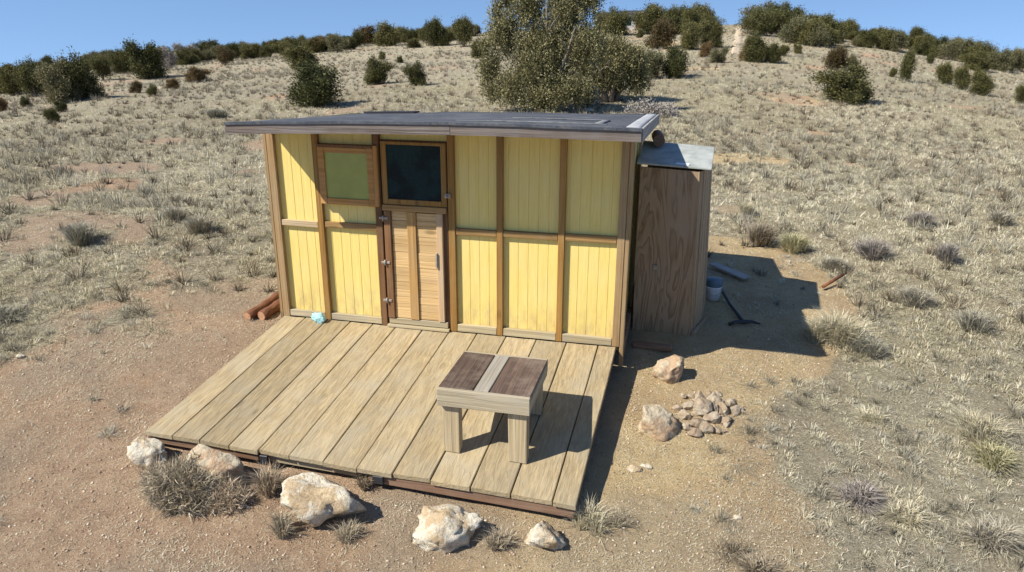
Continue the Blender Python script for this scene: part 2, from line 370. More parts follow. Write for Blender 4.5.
# shaded pocket beneath the deck is a little lower
V = np.stack([X, Y, Z], -1).reshape(-1, 3); nx, ny = len(gx), len(gy)
i = np.arange(nx*ny).reshape(ny, nx)
F = np.stack([i[:-1, :-1], i[:-1, 1:], i[1:, 1:], i[1:, :-1]], -1).reshape(-1, 4)
me = np_mesh('ground', V, F); smooth(me)
for nm, arr in (('bare', bare(X, Y)), ('grey', greyness(X, Y)), ('gold', sstep(1.5, 4., X)*sstep(9, 6, X+(fbm(X, Y, 1., 3, 3)-.5)*4)*sstep(-9, -2, Y))):
    a = me.attributes.new(nm, 'FLOAT', 'POINT'); a.data.foreach_set('value', arr.astype(np.float32).ravel())
def groundmat():
    t = NT('dry_rangeland_soil'); v = t.coord()
    b, g, o = t.attr('bare'), t.attr('grey'), t.attr('gold')
    n_s = t.noise(v, 34., 5, .75); n_m = t.noise(v, 7., 5, .65); n_l = t.noise(v, .8, 5, .6); n_f = t.noise(v, 130., 3, .7)
    red = t.mix(t.ramp(n_m, [(.35, 0), (.65, 1)]), (.50, .335, .22), (.63, .45, .295))
    gold = t.mix(t.ramp(n_m, [(.35, 0), (.65, 1)]), (.66, .49, .26), (.78, .61, .35))
    soil = t.mix(o, red, gold)
    soil = t.mix(t.math('MULTIPLY', t.ramp(n_l, [(.45, 0), (.62, 1)]), .4), soil, (.43, .275, .165))
    soil = t.mix(t.math('MULTIPLY', g, t.ramp(n_s, [(.3, .5), (.6, .9)])), soil, (.40, .335, .255))
    # pebbles and bits of straw
    pv = t.node('ShaderNodeTexVoronoi', {'Vector': v, 'Scale': 38., 'Randomness': 1.}, feature='F1')
    pm = t.math('MULTIPLY', t.ramp(pv.outputs['Distance'], [(.18, 1), (.30, 0)]), t.ramp(pv.outputs['Color'], [(.52, 0), (.56, 1)]))
    soil = t.mix(t.math('MULTIPLY', pm, .75), soil, t.mix(pv.outputs['Color'], (.62, .5, .36), (.75, .66, .52)))
    pv2 = t.node('ShaderNodeTexVoronoi', {'Vector': v, 'Scale': 17., 'Randomness': 1.}, feature='F1')
    pm2 = t.math('MULTIPLY', t.ramp(pv2.outputs['Distance'], [(.12, 1), (.22, 0)]), t.ramp(pv2.outputs['Color'], [(.60, 0), (.64, 1)]))
    soil = t.mix(t.math('MULTIPLY', pm2, .7), soil, (.36, .24, .17))
    soil = t.mix(t.math('MULTIPLY', t.ramp(n_f, [(.48, 0), (.66, 1)]), .65), soil, (.17, .12, .08))
    soil = t.mix(t.math('MULTIPLY', t.ramp(n_s, [(.56, 0), (.68, 1)]), .55), soil, (.68, .56, .38))
    # litter under the grass
    lit = t.mix(t.ramp(n_s, [(.32, 0), (.6, 1)]), (.24, .20, .13), (.48, .43, .29))
    lit = t.mix(t.math('MULTIPLY', t.ramp(t.noise(v, .35, 4, .6), [(.42, 0), (.62, 1)]), .5), lit, (.36, .27, .19))
    lit = t.mix(t.math('MULTIPLY', g, .55), lit, (.40, .355, .28))
    c = t.mix(t.ramp(t.math('ADD', b, t.math('MULTIPLY', t.math('SUBTRACT', n_s, .5), .8)), [(.35, 0), (.65, 1)]), lit, soil)
    nn = t.bump(n_s, .05, 1.); nn = t.bump(n_f, .02, 1., nn); nn = t.bump(pm, .012, .8, nn); nn = t.bump(pm2, .018, .8, nn); nn = t.bump(n_m, .05, .5, nn)
    return t.out(c, .95, nn, .1)
tag(link('ground', me, groundmat()), kind='structure')

# pale dirt track climbing the ridge
def strip(rows, name, mat):
    vs, fs = [], []
    for a, (pl, pr, py) in enumerate(rows):
        for k in range(5):
            x, y, z, _ = at(pl+(pr-pl)*k/4, py); vs.append((x, y, z+.035-(.3 if k in (0, 4) else 0)))
    for a in range(len(rows)-1):
        for k in range(4): fs.append((a*5+k, a*5+k+1, a*5+k+6, a*5+k+5))
    me = np_mesh(name, vs, fs); smooth(me); return link(name, me, mat)
mt = NT('pale_track_dirt'); vv = mt.coord(); nn = mt.noise(vv, .9, 5, .7)
M_TRACK = mt.out(mt.mix(mt.ramp(nn, [(.35, 0), (.65, 1)]), (.48, .385, .275), (.58, .48, .35)), .95, mt.bump(mt.noise(vv, 9., 4, .7), .05, .7), .1)
tag(strip([(727+q*1.0, 744+q*.3, 55-q*4.2) for q in np.linspace(0, 7, 14)], 'track', M_TRACK), kind='structure')

# ------------------------------------------------------------ grasses
def blades(cx, cy, cz, hgt, spr, nb, wid, tint, up=1.1, seg=1, droop=.25, tvar=.35):
    """merged blades for many tufts: arrays cx..tint have one entry per tuft"""
    N = len(cx); n = N*nb
    rep = lambda a: np.repeat(a, nb)
    th = rng.random(n)*2*np.pi; lean = rng.random(n)**.7*rep(spr)
    L = rep(hgt)*(.55+.6*rng.random(n))
    bx = rep(cx)+np.cos(th)*rep(spr)*.22*rng.random(n); by = rep(cy)+np.sin(th)*rep(spr)*.22*rng.random(n); bz = rep(cz)-.01
    th2 = th+rng.normal(0, .5, n)
    dx = np.cos(th2)*lean; dy = np.sin(th2)*lean; dz = np.sqrt(np.maximum(L**2-lean**2*.6, (L*.25)**2))
    w = wid*(.6+.8*rng.random(n)) if not hasattr(wid, '__len__') else rep(wid)*(.6+.8*rng.random(n))
    pa = rng.random(n)*2*np.pi; px = np.cos(pa)*w/2; py = np.sin(pa)*w/2
    tv = np.clip(rep(tint)+rng.normal(0, tvar*.5, n), 0, 1)
    B = np.stack([bx, by, bz], 1); D = np.stack([dx, dy, dz], 1); P = np.stack([px, py, 0*px], 1)
    if seg == 1:
        V = np.stack([B-P, B+P, B+D], 1).reshape(-1, 3)
        F = np.arange(n*3).reshape(-1, 3); T = np.repeat(tv, 3)
    else:
        mid = B+D*np.array([.45, .45, .62]); tip = B+D*np.array([1.15, 1.15, 1-droop])
        V = np.stack([B-P, B+P, mid-P*.8, mid+P*.8, tip], 1).reshape(-1, 3)
        o = (np.arange(n)*5)[:, None]
        F = np.concatenate([o+np.array([[0, 1, 3]]), o+np.array([[0, 3, 2]]), o+np.array([[2, 3, 4]])]); T = np.repeat(tv, 5)
    return V, F, T
# keep-out: cabin, deck, shed footprints
def clear(x, y, m=.0):
    a = (x > -.12-m) & (x < 3.85+m) & (y > -2.3-m) & (y < 2.5+m)
    b = (x > 3.6) & (x < 4.75+m) & (y > .75-m) & (y < 2.2+m)
    return ~(a | b)
def polar(n, r0, r1, pw=1.):
    n = int(n*1.24)
    u = rng.random(n); r = (r0**pw+(r1**pw-r0**pw)*u)**(1/pw); az = rng.uniform(-1.02, .72, n)
    return CAM[0]+r*np.sin(az), CAM[1]+r*np.cos(az), r
def keep(x, y, p): m = rng.random(len(x)) < p; return x[m], y[m]
def stuff(name, parts, mat):
    off = 0; Vs, Fs, Ts = [], [], []
    for V, F, T in parts: Vs.append(V); Fs.append(F+off); Ts.append(T); off += len(V)
    me = np_mesh(name, np.concatenate(Vs), np.concatenate(Fs), np.concatenate(Ts))
    return tag(link(name, me, mat), kind='stuff')
# straw bunch grass on the open slopes
parts = []
x, y, r = polar(70000, 13, 96, 1.6); p = (1-bare(x, y)*.9)*np.where(fbm(x, y, 1.1, 5, 3) > .47, 1., .35); x, y = keep(x, y, p)
cl = fbm(x, y, .25, 31, 3); sz = .5+.9*rng.random(len(x))
parts.append(blades(x, y, ground(x, y), .125*sz, .24*sz, 18, .016, np.clip(.42+.8*(cl-.2)+rng.normal(0, .15, len(x)), 0, 1), tvar=.3))
x, y, r = polar(46000, 8, 34, 1.5); m = clear(x, y, .05); x, y = x[m], y[m]; p = (1-bare(x, y)*.95)*np.where(fbm(x, y, 1.6, 15, 3) > .46, 1., .35); x, y = keep(x, y, p)
cl = fbm(x, y, .25, 31, 3); sz = .4+.9*rng.random(len(x))**1.3
parts.append(blades(x, y, ground(x, y), .12*sz, .17*sz, 22, .0075, np.clip(.35+.8*(cl-.2)+.15*sstep(-3, 6, x)-.12+rng.normal(0, .18, len(x)), 0, 1), seg=2, droop=.45, tvar=.4))
x, y, r = polar(20000, 4.5, 17, 1.7); m = clear(x, y, .05); x, y = x[m], y[m]
p = (1-bare(x, y))**1.2*np.where(fbm(x, y, 1.3, 5, 3) > .47, 1., .3)*np.clip(.6+(y+2)*.12, .45, 1); x, y = keep(x, y, p)
cl = fbm(x, y, .4, 31, 3); sz = .4+.9*rng.random(len(x))**1.5
parts.append(blades(x, y, ground(x, y), .10*sz, .15*sz, 44, .0042, np.clip(.42+.8*(cl-.2)+rng.normal(0, .15, len(x)), 0, 1), seg=2, droop=.5, tvar=.5))
tag(stuff('dry_grass', parts, L_STRAW), 'pale straw bunch grass covering the open slopes around the cabin', 'grass')
# grey and dull green low scrub mixed in
parts = []
x, y, r = polar(12000, 12, 92, 1.5); p = (1-bare(x, y)*.9)*sstep(.42, .6, fbm(x, y, .18, 61, 4)); x, y = keep(x, y, p)
sz = .5+.9*rng.random(len(x)); parts.append(blades(x, y, ground(x, y), .24*sz, .24*sz, 30, .015, rng.random(len(x))*.8, tvar=.25))
x, y, r = polar(7500, 4.5, 26, 1.5); m = clear(x, y, .05); x, y = x[m], y[m]; p = (1-bare(x, y)*.93)*sstep(.40, .56, fbm(x, y, .5, 61, 4)+.12*greyness(x, y)); x, y = keep(x, y, p)
sz = .4+.9*rng.random(len(x)); parts.append(blades(x, y, ground(x, y), .12*sz, .15*sz, 60, .0042, rng.random(len(x)), seg=2, droop=.5, tvar=.45))
tag(stuff('low_scrub', parts, L_SAGE), 'low grey scrub mixed through the straw grass', 'scrub')
parts = []
x, y, r = polar(14000, 9, 92, 1.5); p = (1-bare(x, y)*.6)*(.3+.35*sstep(0, -10, x)+.65*sstep(.45, .6, fbm(x, y, .22, 91, 4))); x, y = keep(x, y, p)
sz = .4+.9*rng.random(len(x))**1.6; parts.append(blades(x, y, ground(x, y), .22*sz, .22*sz, 34, .016, rng.random(len(x))*.45, tvar=.25))
tag(stuff('dark_scrub', parts, L_DRY), 'small dark brown scrub dotted over the slopes', 'scrub')
# loose litter lying on the bare soil: short flat stalks
x, y, r = polar(190000, 3.2, 15, 1.5); m = clear(x, y); x, y = x[m], y[m]
x, y = keep(x, y, .25+.75*sstep(.4, .6, fbm(x, y, 1.6, 81, 3)))
n = len(x); a = rng.random(n)*np.pi; L = .012+.035*rng.random(n)**2; w = .0014+.0016*rng.random(n)
z = ground(x, y)+.006; dx, dy = np.cos(a)*L, np.sin(a)*L
z2 = ground(x+dx, y+dy)+.006+.012*rng.random(n)
V = np.stack([np.stack([x-dy*w/L, y+dx*w/L, z], 1), np.stack([x+dy*w/L, y-dx*w/L, z], 1), np.stack([x+dx, y+dy, z2], 1)], 1).reshape(-1, 3)
tag(stuff('straw_litter', [(V, np.arange(n*3).reshape(-1, 3), np.repeat(np.clip(rng.normal(.55, .35, n), 0, 1), 3))], L_STRAW), 'bits of broken straw strewn over the bare soil', 'litter')
# pebbles on the bare soil
def pebble_mesh(x, y, s):
    base = np.array([(1, 0, 0), (-1, 0, 0), (0, 1, 0), (0, -1, 0), (0, 0, 1), (0, 0, -1)], float)
    f = np.array([(0, 2, 4), (2, 1, 4), (1, 3, 4), (3, 0, 4), (2, 0, 5), (1, 2, 5), (3, 1, 5), (0, 3, 5)])
    n = len(x); Vv = base[None]*(s[:, None, None]*(.6+.7*rng.random((n, 6, 1))))*np.array([1, 1, .6])
    a = rng.random(n)*6.28; c, q = np.cos(a)[:, None], np.sin(a)[:, None]
    xx = Vv[..., 0]*c-Vv[..., 1]*q; yy = Vv[..., 0]*q+Vv[..., 1]*c
    Vv = np.stack([xx+x[:, None], yy+y[:, None], Vv[..., 2]+ground(x, y)[:, None]+s[:, None]*.15], -1)
    return Vv.reshape(-1, 3), (f[None]+(np.arange(n)*6)[:, None, None]).reshape(-1, 3), np.repeat(rng.random(n), 6)
x, y, r = polar(26000, 3.2, 14, 1.5); m = clear(x, y); x, y = x[m], y[m]; x, y = keep(x, y, .15+.85*bare(x, y))
L_PEB = leafmat('pebble_stone', [(.26, .18, .13), (.42, .31, .22), (.56, .45, .33), (.68, .60, .48)], 0, .9, 0)
tag(stuff('pebbles', [pebble_mesh(x, y, .004+.012*rng.random(len(x))**3)], L_PEB), 'small pebbles scattered over the bare soil', 'pebbles')

# ------------------------------------------------------------ trees
def crown_mesh(name, lobes, nclump, per, leaf, up=.9, rim=.55):
    """leaf-sized triangles in clumps spread through several lobes; lobes: (x,y,z,rx,ry,rz)"""
    lb = np.array(lobes, float); vol = lb[:, 3]*lb[:, 4]*lb[:, 5]; k = rng.choice(len(lb), nclump, p=vol/vol.sum())
    d = rng.normal(size=(nclump, 3)); d /= np.linalg.norm(d, axis=1)[:, None]
    rr = rng.random(nclump)**rim
    bumpy = .78+.42*rng.random(nclump)**2
    c = lb[k, :3]+d*lb[k, 3:]*(rr*bumpy)[:, None]
    c[:, 2] = np.maximum(c[:, 2], .03)
    out = d*np.array([1, 1, .6])+np.array([0, 0, up]); out /= np.linalg.norm(out, axis=1)[:, None]
    n = nclump*per; cc = np.repeat(c, per, 0); oo = np.repeat(out, per, 0)
    spread = leaf*1.9
    p = cc+rng.normal(0, spread*.55, (n, 3))*np.array([.8, .8, 1.7])
    dr = oo+rng.normal(0, .65, (n, 3)); dr /= np.linalg.norm(dr, axis=1)[:, None]
    s = rng.normal(size=(n, 3)); s -= dr*(s*dr).sum(1)[:, None]; s /= np.linalg.norm(s, axis=1)[:, None]
    L = leaf*(.7+.8*rng.random(n)); w = leaf*.30*(.6+.8*rng.random(n))
    V = np.stack([p-s*w[:, None], p+s*w[:, None], p+dr*L[:, None]], 1).reshape(-1, 3)
    V[:, 2] = np.maximum(V[:, 2], .0)
    ct = rng.random(nclump); T = np.repeat(np.clip(np.repeat(ct, per)*.75+rng.random(n)*.3, 0, 1), 3)
    return np_mesh(name, V, np.arange(n*3).reshape(-1, 3), T)
def trunk_mesh(name, h, r, limbs, spread, seed):
    rd = random.Random(seed); b = MB()
    n0 = 2 if spread > .6 else 1
    for q in range(n0):
        a0 = rd.random()*6.28
        pts = [(0, 0, -.15)]+[(math.cos(a0)*spread*.25*t*h+rd.uniform(-.05, .05)*h*.4, math.sin(a0)*spread*.25*t*h+rd.uniform(-.05, .05)*h*.4, h*t*.85) for t in (.15, .35, .6, .9)]
        b.tube(pts, [r*1.3, r, r*.75, r*.45, r*.15], 7)
        for k in range(limbs):
            i = rd.choice((1, 2, 3)); p = Vector(pts[i]); a = rd.random()*6.28; l = h*rd.uniform(.25, .5)*spread
            e = p+Vector((math.cos(a)*l, math.sin(a)*l, h*rd.uniform(.1, .35)))
            m = (p+e)/2+Vector((0, 0, -h*.04))
            b.tube([p, m, e], [r*.5, r*.32, r*.08], 5)
    me = bpy.data.meshes.new(name); b.bm.to_mesh(me); b.bm.free(); me.materials.append(M_BARK); return me
def lobeset(n, w, h, zc=.45, seed=0, cone=0.):
    rd = random.Random(seed); L = [(0, 0, h*zc, w*.33, w*.33, h*.45)]
    for k in range(n):
        z = rd.uniform(.15, .85); a = rd.random()*6.28; q = w*.5*rd.uniform(.3, .72)*(1-cone*z)
        s = rd.uniform(.16, .30)*(1-cone*z*.6)
        L.append((math.cos(a)*q, math.sin(a)*q, h*z, w*s, w*s, h*s*rd.uniform(.7, 1.3)))
    return L
# unit prototypes: one metre tall and about one metre wide, scaled per copy
PROTO = {}
for kd, spec in {
    'dome': [(lobeset(9, 1.0, .95, .42, s, .15), 1300, 10, .042) for s in (1, 2, 3)],
    'tall': [(lobeset(9, .95, 1.05, .5, s, .45), 1150, 10, .042) for s in (4, 5, 6)],
    'column': [([(0, 0, .5, .42, .42, .5), (.1, .05, .75, .28, .28, .25), (-.1, 0, .25, .36, .36, .25)], 1000, 10, .045)],
    'open': [(lobeset(12, 1.05, 1.0, .55, s, .1), 800, 10, .042) for s in (7, 8)]}.items():
    PROTO[kd] = []
    for i, (lb, nc, per, lf) in enumerate(spec):
        PROTO[kd].append((crown_mesh('crown', lb, nc, per, lf), trunk_mesh('trunk', .8, .045, 4, .7, i+3)))
CR = {}
def tree(px, py, hpx, wpx, kind, label, mat=None, group=None, cat='juniper', name='juniper_tree', sink=.02):
    x, y, z, t = at(px, py); sc = t/FPX*.97
    h = hpx*sc; w = wpx*sc
    cr, tr = random.choice(PROTO[kind]); mat = mat or L_JUN
    key = (cr.name, mat.name)
    if key not in CR:
        m2 = cr.copy(); m2.name = 'crown'; m2.materials.clear(); m2.materials.append(mat); CR[key] = m2
    e = empty(name, (x, y, z-sink*h), label, cat, group); e.rotation_euler.z = random.random()*6.28; e.scale = (w, w, h)
    for nm, m in (('crown', CR[key]), ('trunk', tr)):
        o = bpy.data.objects.new(nm, m); COL.objects.link(o); o.parent = e
    return e
S = tree
S(300, 69, 22, 38, 'dome', 'rounded juniper left of centre above the leaning olive bush', group=None)
S(322, 106, 41, 60, 'dome', 'large spreading olive juniper on the slope above the cabin roof, nearest on the left')
S(377, 84, 26, 29, 'dome', 'small round juniper, left one of the pair above the roof')
S(417, 86, 24, 24, 'dome', 'small round juniper, right one of the pair above the roof')
S(197, 82, 14, 25, 'dome', 'low red-brown bush alone on the left slope', L_RED, name='brown_bush', cat='bush')
S(137, 93, 11, 13, 'dome', 'small brown bush left of the dark round one on the left slope', L_RED, name='brown_bush', cat='bush')
S(153, 96, 10, 11, 'dome', 'tiny dark round bush between two brown ones on the left slope', name='brown_bush', cat='bush')
S(173, 89, 10, 16, 'dome', 'low flat brown bush below the large olive dome tree', L_RED, name='brown_bush', cat='bush')
S(52, 123, 13, 16, 'dome', 'dark green bush standing lowest on the far left slope', name='juniper_bush', cat='bush')
S(62, 112, 9, 11, 'dome', 'tiny dark bush just above the lowest green bush on the left', name='juniper_bush', cat='bush')
S(26, 107, 9, 10, 'dome', 'tiny round bush near the left frame edge below the trees', name='juniper_bush', cat='bush')
S(3, 111, 11, 12, 'dome', 'brown bush cut by the left frame edge', L_RED, name='brown_bush', cat='bush')
S(18, 95, 26, 26, 'dome', 'dark juniper at the left end of the big left clump')
S(-6, 95, 24, 30, 'dome', 'dark juniper at the left frame edge in the big clump')
S(36, 97, 30, 28, 'tall', 'dark juniper second from the left frame edge in the big clump')
S(62, 103, 38, 34, 'dome', 'grey-green juniper standing foremost in the big left clump', L_GREY)
S(84, 99, 38, 34, 'dome', 'tallest dark juniper at the right end of the big left clump')
S(103, 80, 20, 20, 'tall', 'dark juniper just behind the right end of the left clump')
S(148, 78, 32, 36, 'dome', 'large olive dome juniper between the left clump and the pale brush')
S(122, 74, 20, 18, 'dome', 'dark juniper touching the left side of the large olive dome')
S(124, 71, 8, 10, 'dome', 'low dark bush left of the large olive dome juniper', name='juniper_bush', cat='bush')
S(168, 70, 20, 16, 'open', 'bare grey tree right of the large olive dome juniper', L_PURP, name='bare_tree', cat='tree')
S(188, 63, 17, 26, 'dome', 'pale purple-grey brush on the left skyline', L_PURP, name='pale_brush', cat='bush')
S(208, 58, 16, 26, 'dome', 'yellow-green juniper right of the pale purple brush')
S(226, 65, 18, 18, 'open', 'dark ragged bush with red-brown side on the left skyline', L_RED, name='ragged_bush', cat='bush')
S(48, 66, 12, 13, 'tall', 'small pointed tree sticking up above the left clump', sink=.0)
S(274, 50, 8, 22, 'dome', 'low red-brown bush left of the red brush on the slope top', L_RED, name='brown_bush', cat='bush')
S(318, 52, 14, 26, 'dome', 'reddish brush beside a grey tree above the leaning bush', L_RED, name='brown_bush', cat='bush')
S(338, 53, 17, 22, 'open', 'grey-leaved tree beside reddish brush above the leaning bush', L_GREY)
S(366, 45, 18, 24, 'dome', 'juniper with brown side left of the wide skyline juniper', L_RED)
S(390, 46, 22, 30, 'dome', 'wide dark juniper on the skyline left of the big tree')
S(383, 60, 8, 9, 'dome', 'small bush above the left one of the paired round junipers', name='juniper_bush', cat='bush')
S(400, 63, 7, 8, 'dome', 'small bush between and above the paired round junipers', name='juniper_bush', cat='bush')
S(412, 48, 9, 18, 'dome', 'low spreading bush between two skyline junipers left of the big tree', name='juniper_bush', cat='bush')
S(432, 46, 26, 24, 'dome', 'tall olive juniper left of the big tree')
S(446, 46, 16, 18, 'dome', 'short olive juniper wedged between two taller ones left of the big tree')
S(464, 47, 28, 28, 'tall', 'pointed juniper close against the left of the big tree')
S(480, 58, 18, 20, 'dome', 'green-brown bush at the left foot of the big tree')
S(650, 79, 27, 34, 'dome', 'grey-green juniper right of the big tree, lower left of the olive one', L_GREY)
S(677, 78, 30, 30, 'dome', 'olive juniper right of the grey-green one behind the shed')
S(662, 49, 28, 36, 'dome', 'reddish olive juniper on the slope right of the small hut', L_RED)
S(640, 38, 8, 9, 'dome', 'small dark bush in front of the small hut', name='juniper_bush', cat='bush')
S(692, 50, 26, 26, 'dome', 'dark juniper left of the pale track')
S(710, 48, 24, 26, 'dome', 'dark juniper at the left edge of the pale track')
S(706, 57, 14, 16, 'dome', 'brown bush below the junipers left of the track', L_RED, name='brown_bush', cat='bush')
S(718, 63, 14, 20, 'dome', 'pale-topped bush at the foot of the track', L_GREY, name='pale_bush', cat='bush')
S(748, 61, 20, 18, 'dome', 'red-brown bush right of the track foot', L_RED, name='brown_bush', cat='bush')
S(756, 62, 26, 26, 'dome', 'olive bush in the middle of the three right of the track')
S(771, 63, 18, 18, 'dome', 'small brown-green bush at the right end of the three by the track')
S(783, 56, 10, 14, 'dome', 'low dark bush right of the three by the track', name='juniper_bush', cat='bush')
S(797, 54, 9, 10, 'dome', 'tiny dark bush below the right ridge trees', name='juniper_bush', cat='bush')
S(845, 102, 34, 54, 'dome', 'large grey-green juniper alone on the right slope')
S(833, 70, 21, 25, 'dome', 'red-brown bush just above the large juniper on the right slope', L_RED, name='brown_bush', cat='bush')
S(851, 70, 14, 13, 'dome', 'grey bush touching the red-brown one on the right slope', L_GREY, name='grey_bush', cat='bush')
S(905, 82, 27, 15, 'column', 'narrow column-shaped juniper on the right slope')
S(893, 77, 8, 8, 'dome', 'tiny bush left of the column-shaped juniper', name='juniper_bush', cat='bush')
S(942, 84, 18, 18, 'dome', 'left one of three round junipers on the right slope')
S(959, 89, 19, 17, 'dome', 'yellow-green middle one of three round junipers on the right slope')
S(980, 95, 20, 21, 'dome', 'right one of three round junipers on the right slope')
S(978, 76, 7, 7, 'dome', 'tiny bush above the right one of three round junipers', name='juniper_bush', cat='bush')
S(1021, 104, 17, 18, 'dome', 'dark juniper cut by the right frame edge')
S(929, 64, 9, 8, 'tall', 'tiny pointed juniper above the three round ones')
S(1000, 71, 18, 22, 'dome', 'grey-green tree at the right end of the ridge', L_GREY)
S(838, 44, 10, 12, 'open', 'small grey bush below the ridge trees right of the track', L_GREY, name='grey_bush', cat='bush')
S(818, 47, 20, 22, 'open', 'grey-green tree at the left front of the right ridge trees', L_GREY)
S(975, 70, 16, 26, 'dome', 'dark spreading juniper in front of the right ridge band')
# unbroken bands along the skyline
def band(x0, x1, step, crest, dmin, dmax, hmin, hmax, label, group):
    px = x0
    while px < x1:
        if 617 < px < 647: px += step; continue
        cy = np.interp(px, [c[0] for c in crest], [c[1] for c in crest])
        h = random.uniform(hmin, hmax); w = h*random.uniform(1.0, 1.7)
        m = random.choice([L_JUN, L_JUN, L_JUN, L_GREY, L_JUN])
        tree(px, cy+random.uniform(dmin, dmax), h, w, random.choice(['dome', 'tall', 'dome', 'open']), label, m, group)
        px += step*random.uniform(.6, 1.4)
CREST = [(-160, 122), (-60, 97), (0, 82), (100, 63.5), (200, 58.5), (300, 48.5), (400, 40), (500, 33), (600, 30), (740, 25.5), (800, 31), (880, 39.5), (960, 53), (1024, 66), (1090, 82), (1210, 108)]
band(-150, 118, 6.5, CREST, 1.5, 8, 8, 15, 'dark juniper in the unbroken tree band behind the big left clump', 'trees in the band behind the left clump')
band(100, 300, 5, CREST, 1, 6, 7, 15, 'dark juniper in the low tree band along the left skyline', 'trees along the left skyline')
band(296, 475, 5, CREST, 1, 6, 7, 15, 'juniper in the low tree band on the skyline left of the big tree', 'trees on the skyline left of the big tree')
band(296, 478, 6, CREST, .6, 2.5, 8, 13, 'juniper in the low tree band on the skyline left of the big tree', 'trees on the skyline left of the big tree')
band(100, 300, 7, CREST, .6, 2.5, 7, 12, 'dark juniper in the low tree band along the left skyline', 'trees along the left skyline')
band(600, 716, 6, CREST, 2, 9, 16, 27, 'juniper in the tree cluster between the big tree and the track', 'trees between the big tree and the track')
band(757, 835, 5, CREST, 2, 14, 15, 26, 'juniper in the dense ridge trees just right of the track', 'ridge trees just right of the track')
band(830, 1200, 5, CREST, 1.5, 10, 9, 18, 'dark juniper in the long tree band along the right ridge', 'trees along the right ridge')

# the big open tree behind the cabin, its own mesh
def big_tree(px, py, lobes, nc, label, scale, th, mat, seed):
    x, y, z, t = at(px, py); e = empty('juniper_tree', (x, y, z), label, 'juniper')
    me = crown_mesh('crown', lobes, int(nc*2.1), 13, .066, .9, .7); link('crown', me, mat).parent = e
    rd = random.Random(seed); b = MB()
    for k in range(10):
        a = rd.random()*6.28; q = rd.uniform(.3, 1.)*scale; h = th*rd.uniform(.5, .85)
        p0 = Vector((math.cos(a)*.12, math.sin(a)*.12, -.2)); e1 = Vector((math.cos(a)*q, math.sin(a)*q*.7, h))
        m1 = p0.lerp(e1, .35)+Vector((rd.uniform(-.15, .15), rd.uniform(-.15, .15), .1)); m2 = p0.lerp(e1, .7)+Vector((rd.uniform(-.2, .2), rd.uniform(-.2, .2), .1))
        b.tube([p0, m1, m2, e1], [.11, .075, .045, .012], 7)
        for s in range(5):
            f = rd.choice((m1, m2)); g = f+Vector((rd.uniform(-.7, .7), rd.uniform(-.5, .5), rd.uniform(.1, .8)))
            b.tube([f, (f+g)/2+Vector((0, 0, .08)), g], [.035, .022, .006], 5)
    tr = b.build('trunk', M_BARK); tr.parent = e
    return e
big_tree(541, 112, [(0, 0, 1.7, 1.1, 1., 1.3), (-1.3, 0, 2.5, .62, .7, .85), (-1.75, 0, 1.3, .45, .6, .7), (-.5, 0, 3.3, .65, .6, .95), (.7, 0, 3.1, .8, .7, .95), (1.4, 0, 3.5, .6, .55, .7), (-1.2, .2, 3.6, .45, .4, .6), (1.5, -.2, 2.1, .8, .7, .8), (-.9, -.3, .8, .7, .6, .6), (.8, -.4, .8, .9, .6, .6), (.1, 0, 4.0, .5, .4, .5), (-1.9, 0, 2.1, .3, .3, .4), (-1.6, -.2, .6, .5, .4, .4), (0, -.5, .45, 1.2, .4, .4), (1.5, -.3, .7, .5, .4, .5), (-.2, 0, 4.5, .2, .2, .35), (-1.5, 0, 3.2, .25, .25, .5)],
         3600, 'tall ragged juniper directly behind the cabin roof, reaching the top of the photo', 1.7, 4.0, L_BIG, 2)
big_tree(609, 102, [(0, 0, 1.1, .95, .8, .85), (-.9, 0, 1.6, .8, .7, .8), (.7, 0, 1.45, .7, .7, .6), (1.0, 0, .8, .5, .5, .55), (-.6, 0, .7, .8, .6, .5), (.1, 0, 1.9, .6, .5, .45)],
         2200, 'lower rounded grey-green juniper against the right side of the tall one', 1.1, 2.0, L_BIG, 5)

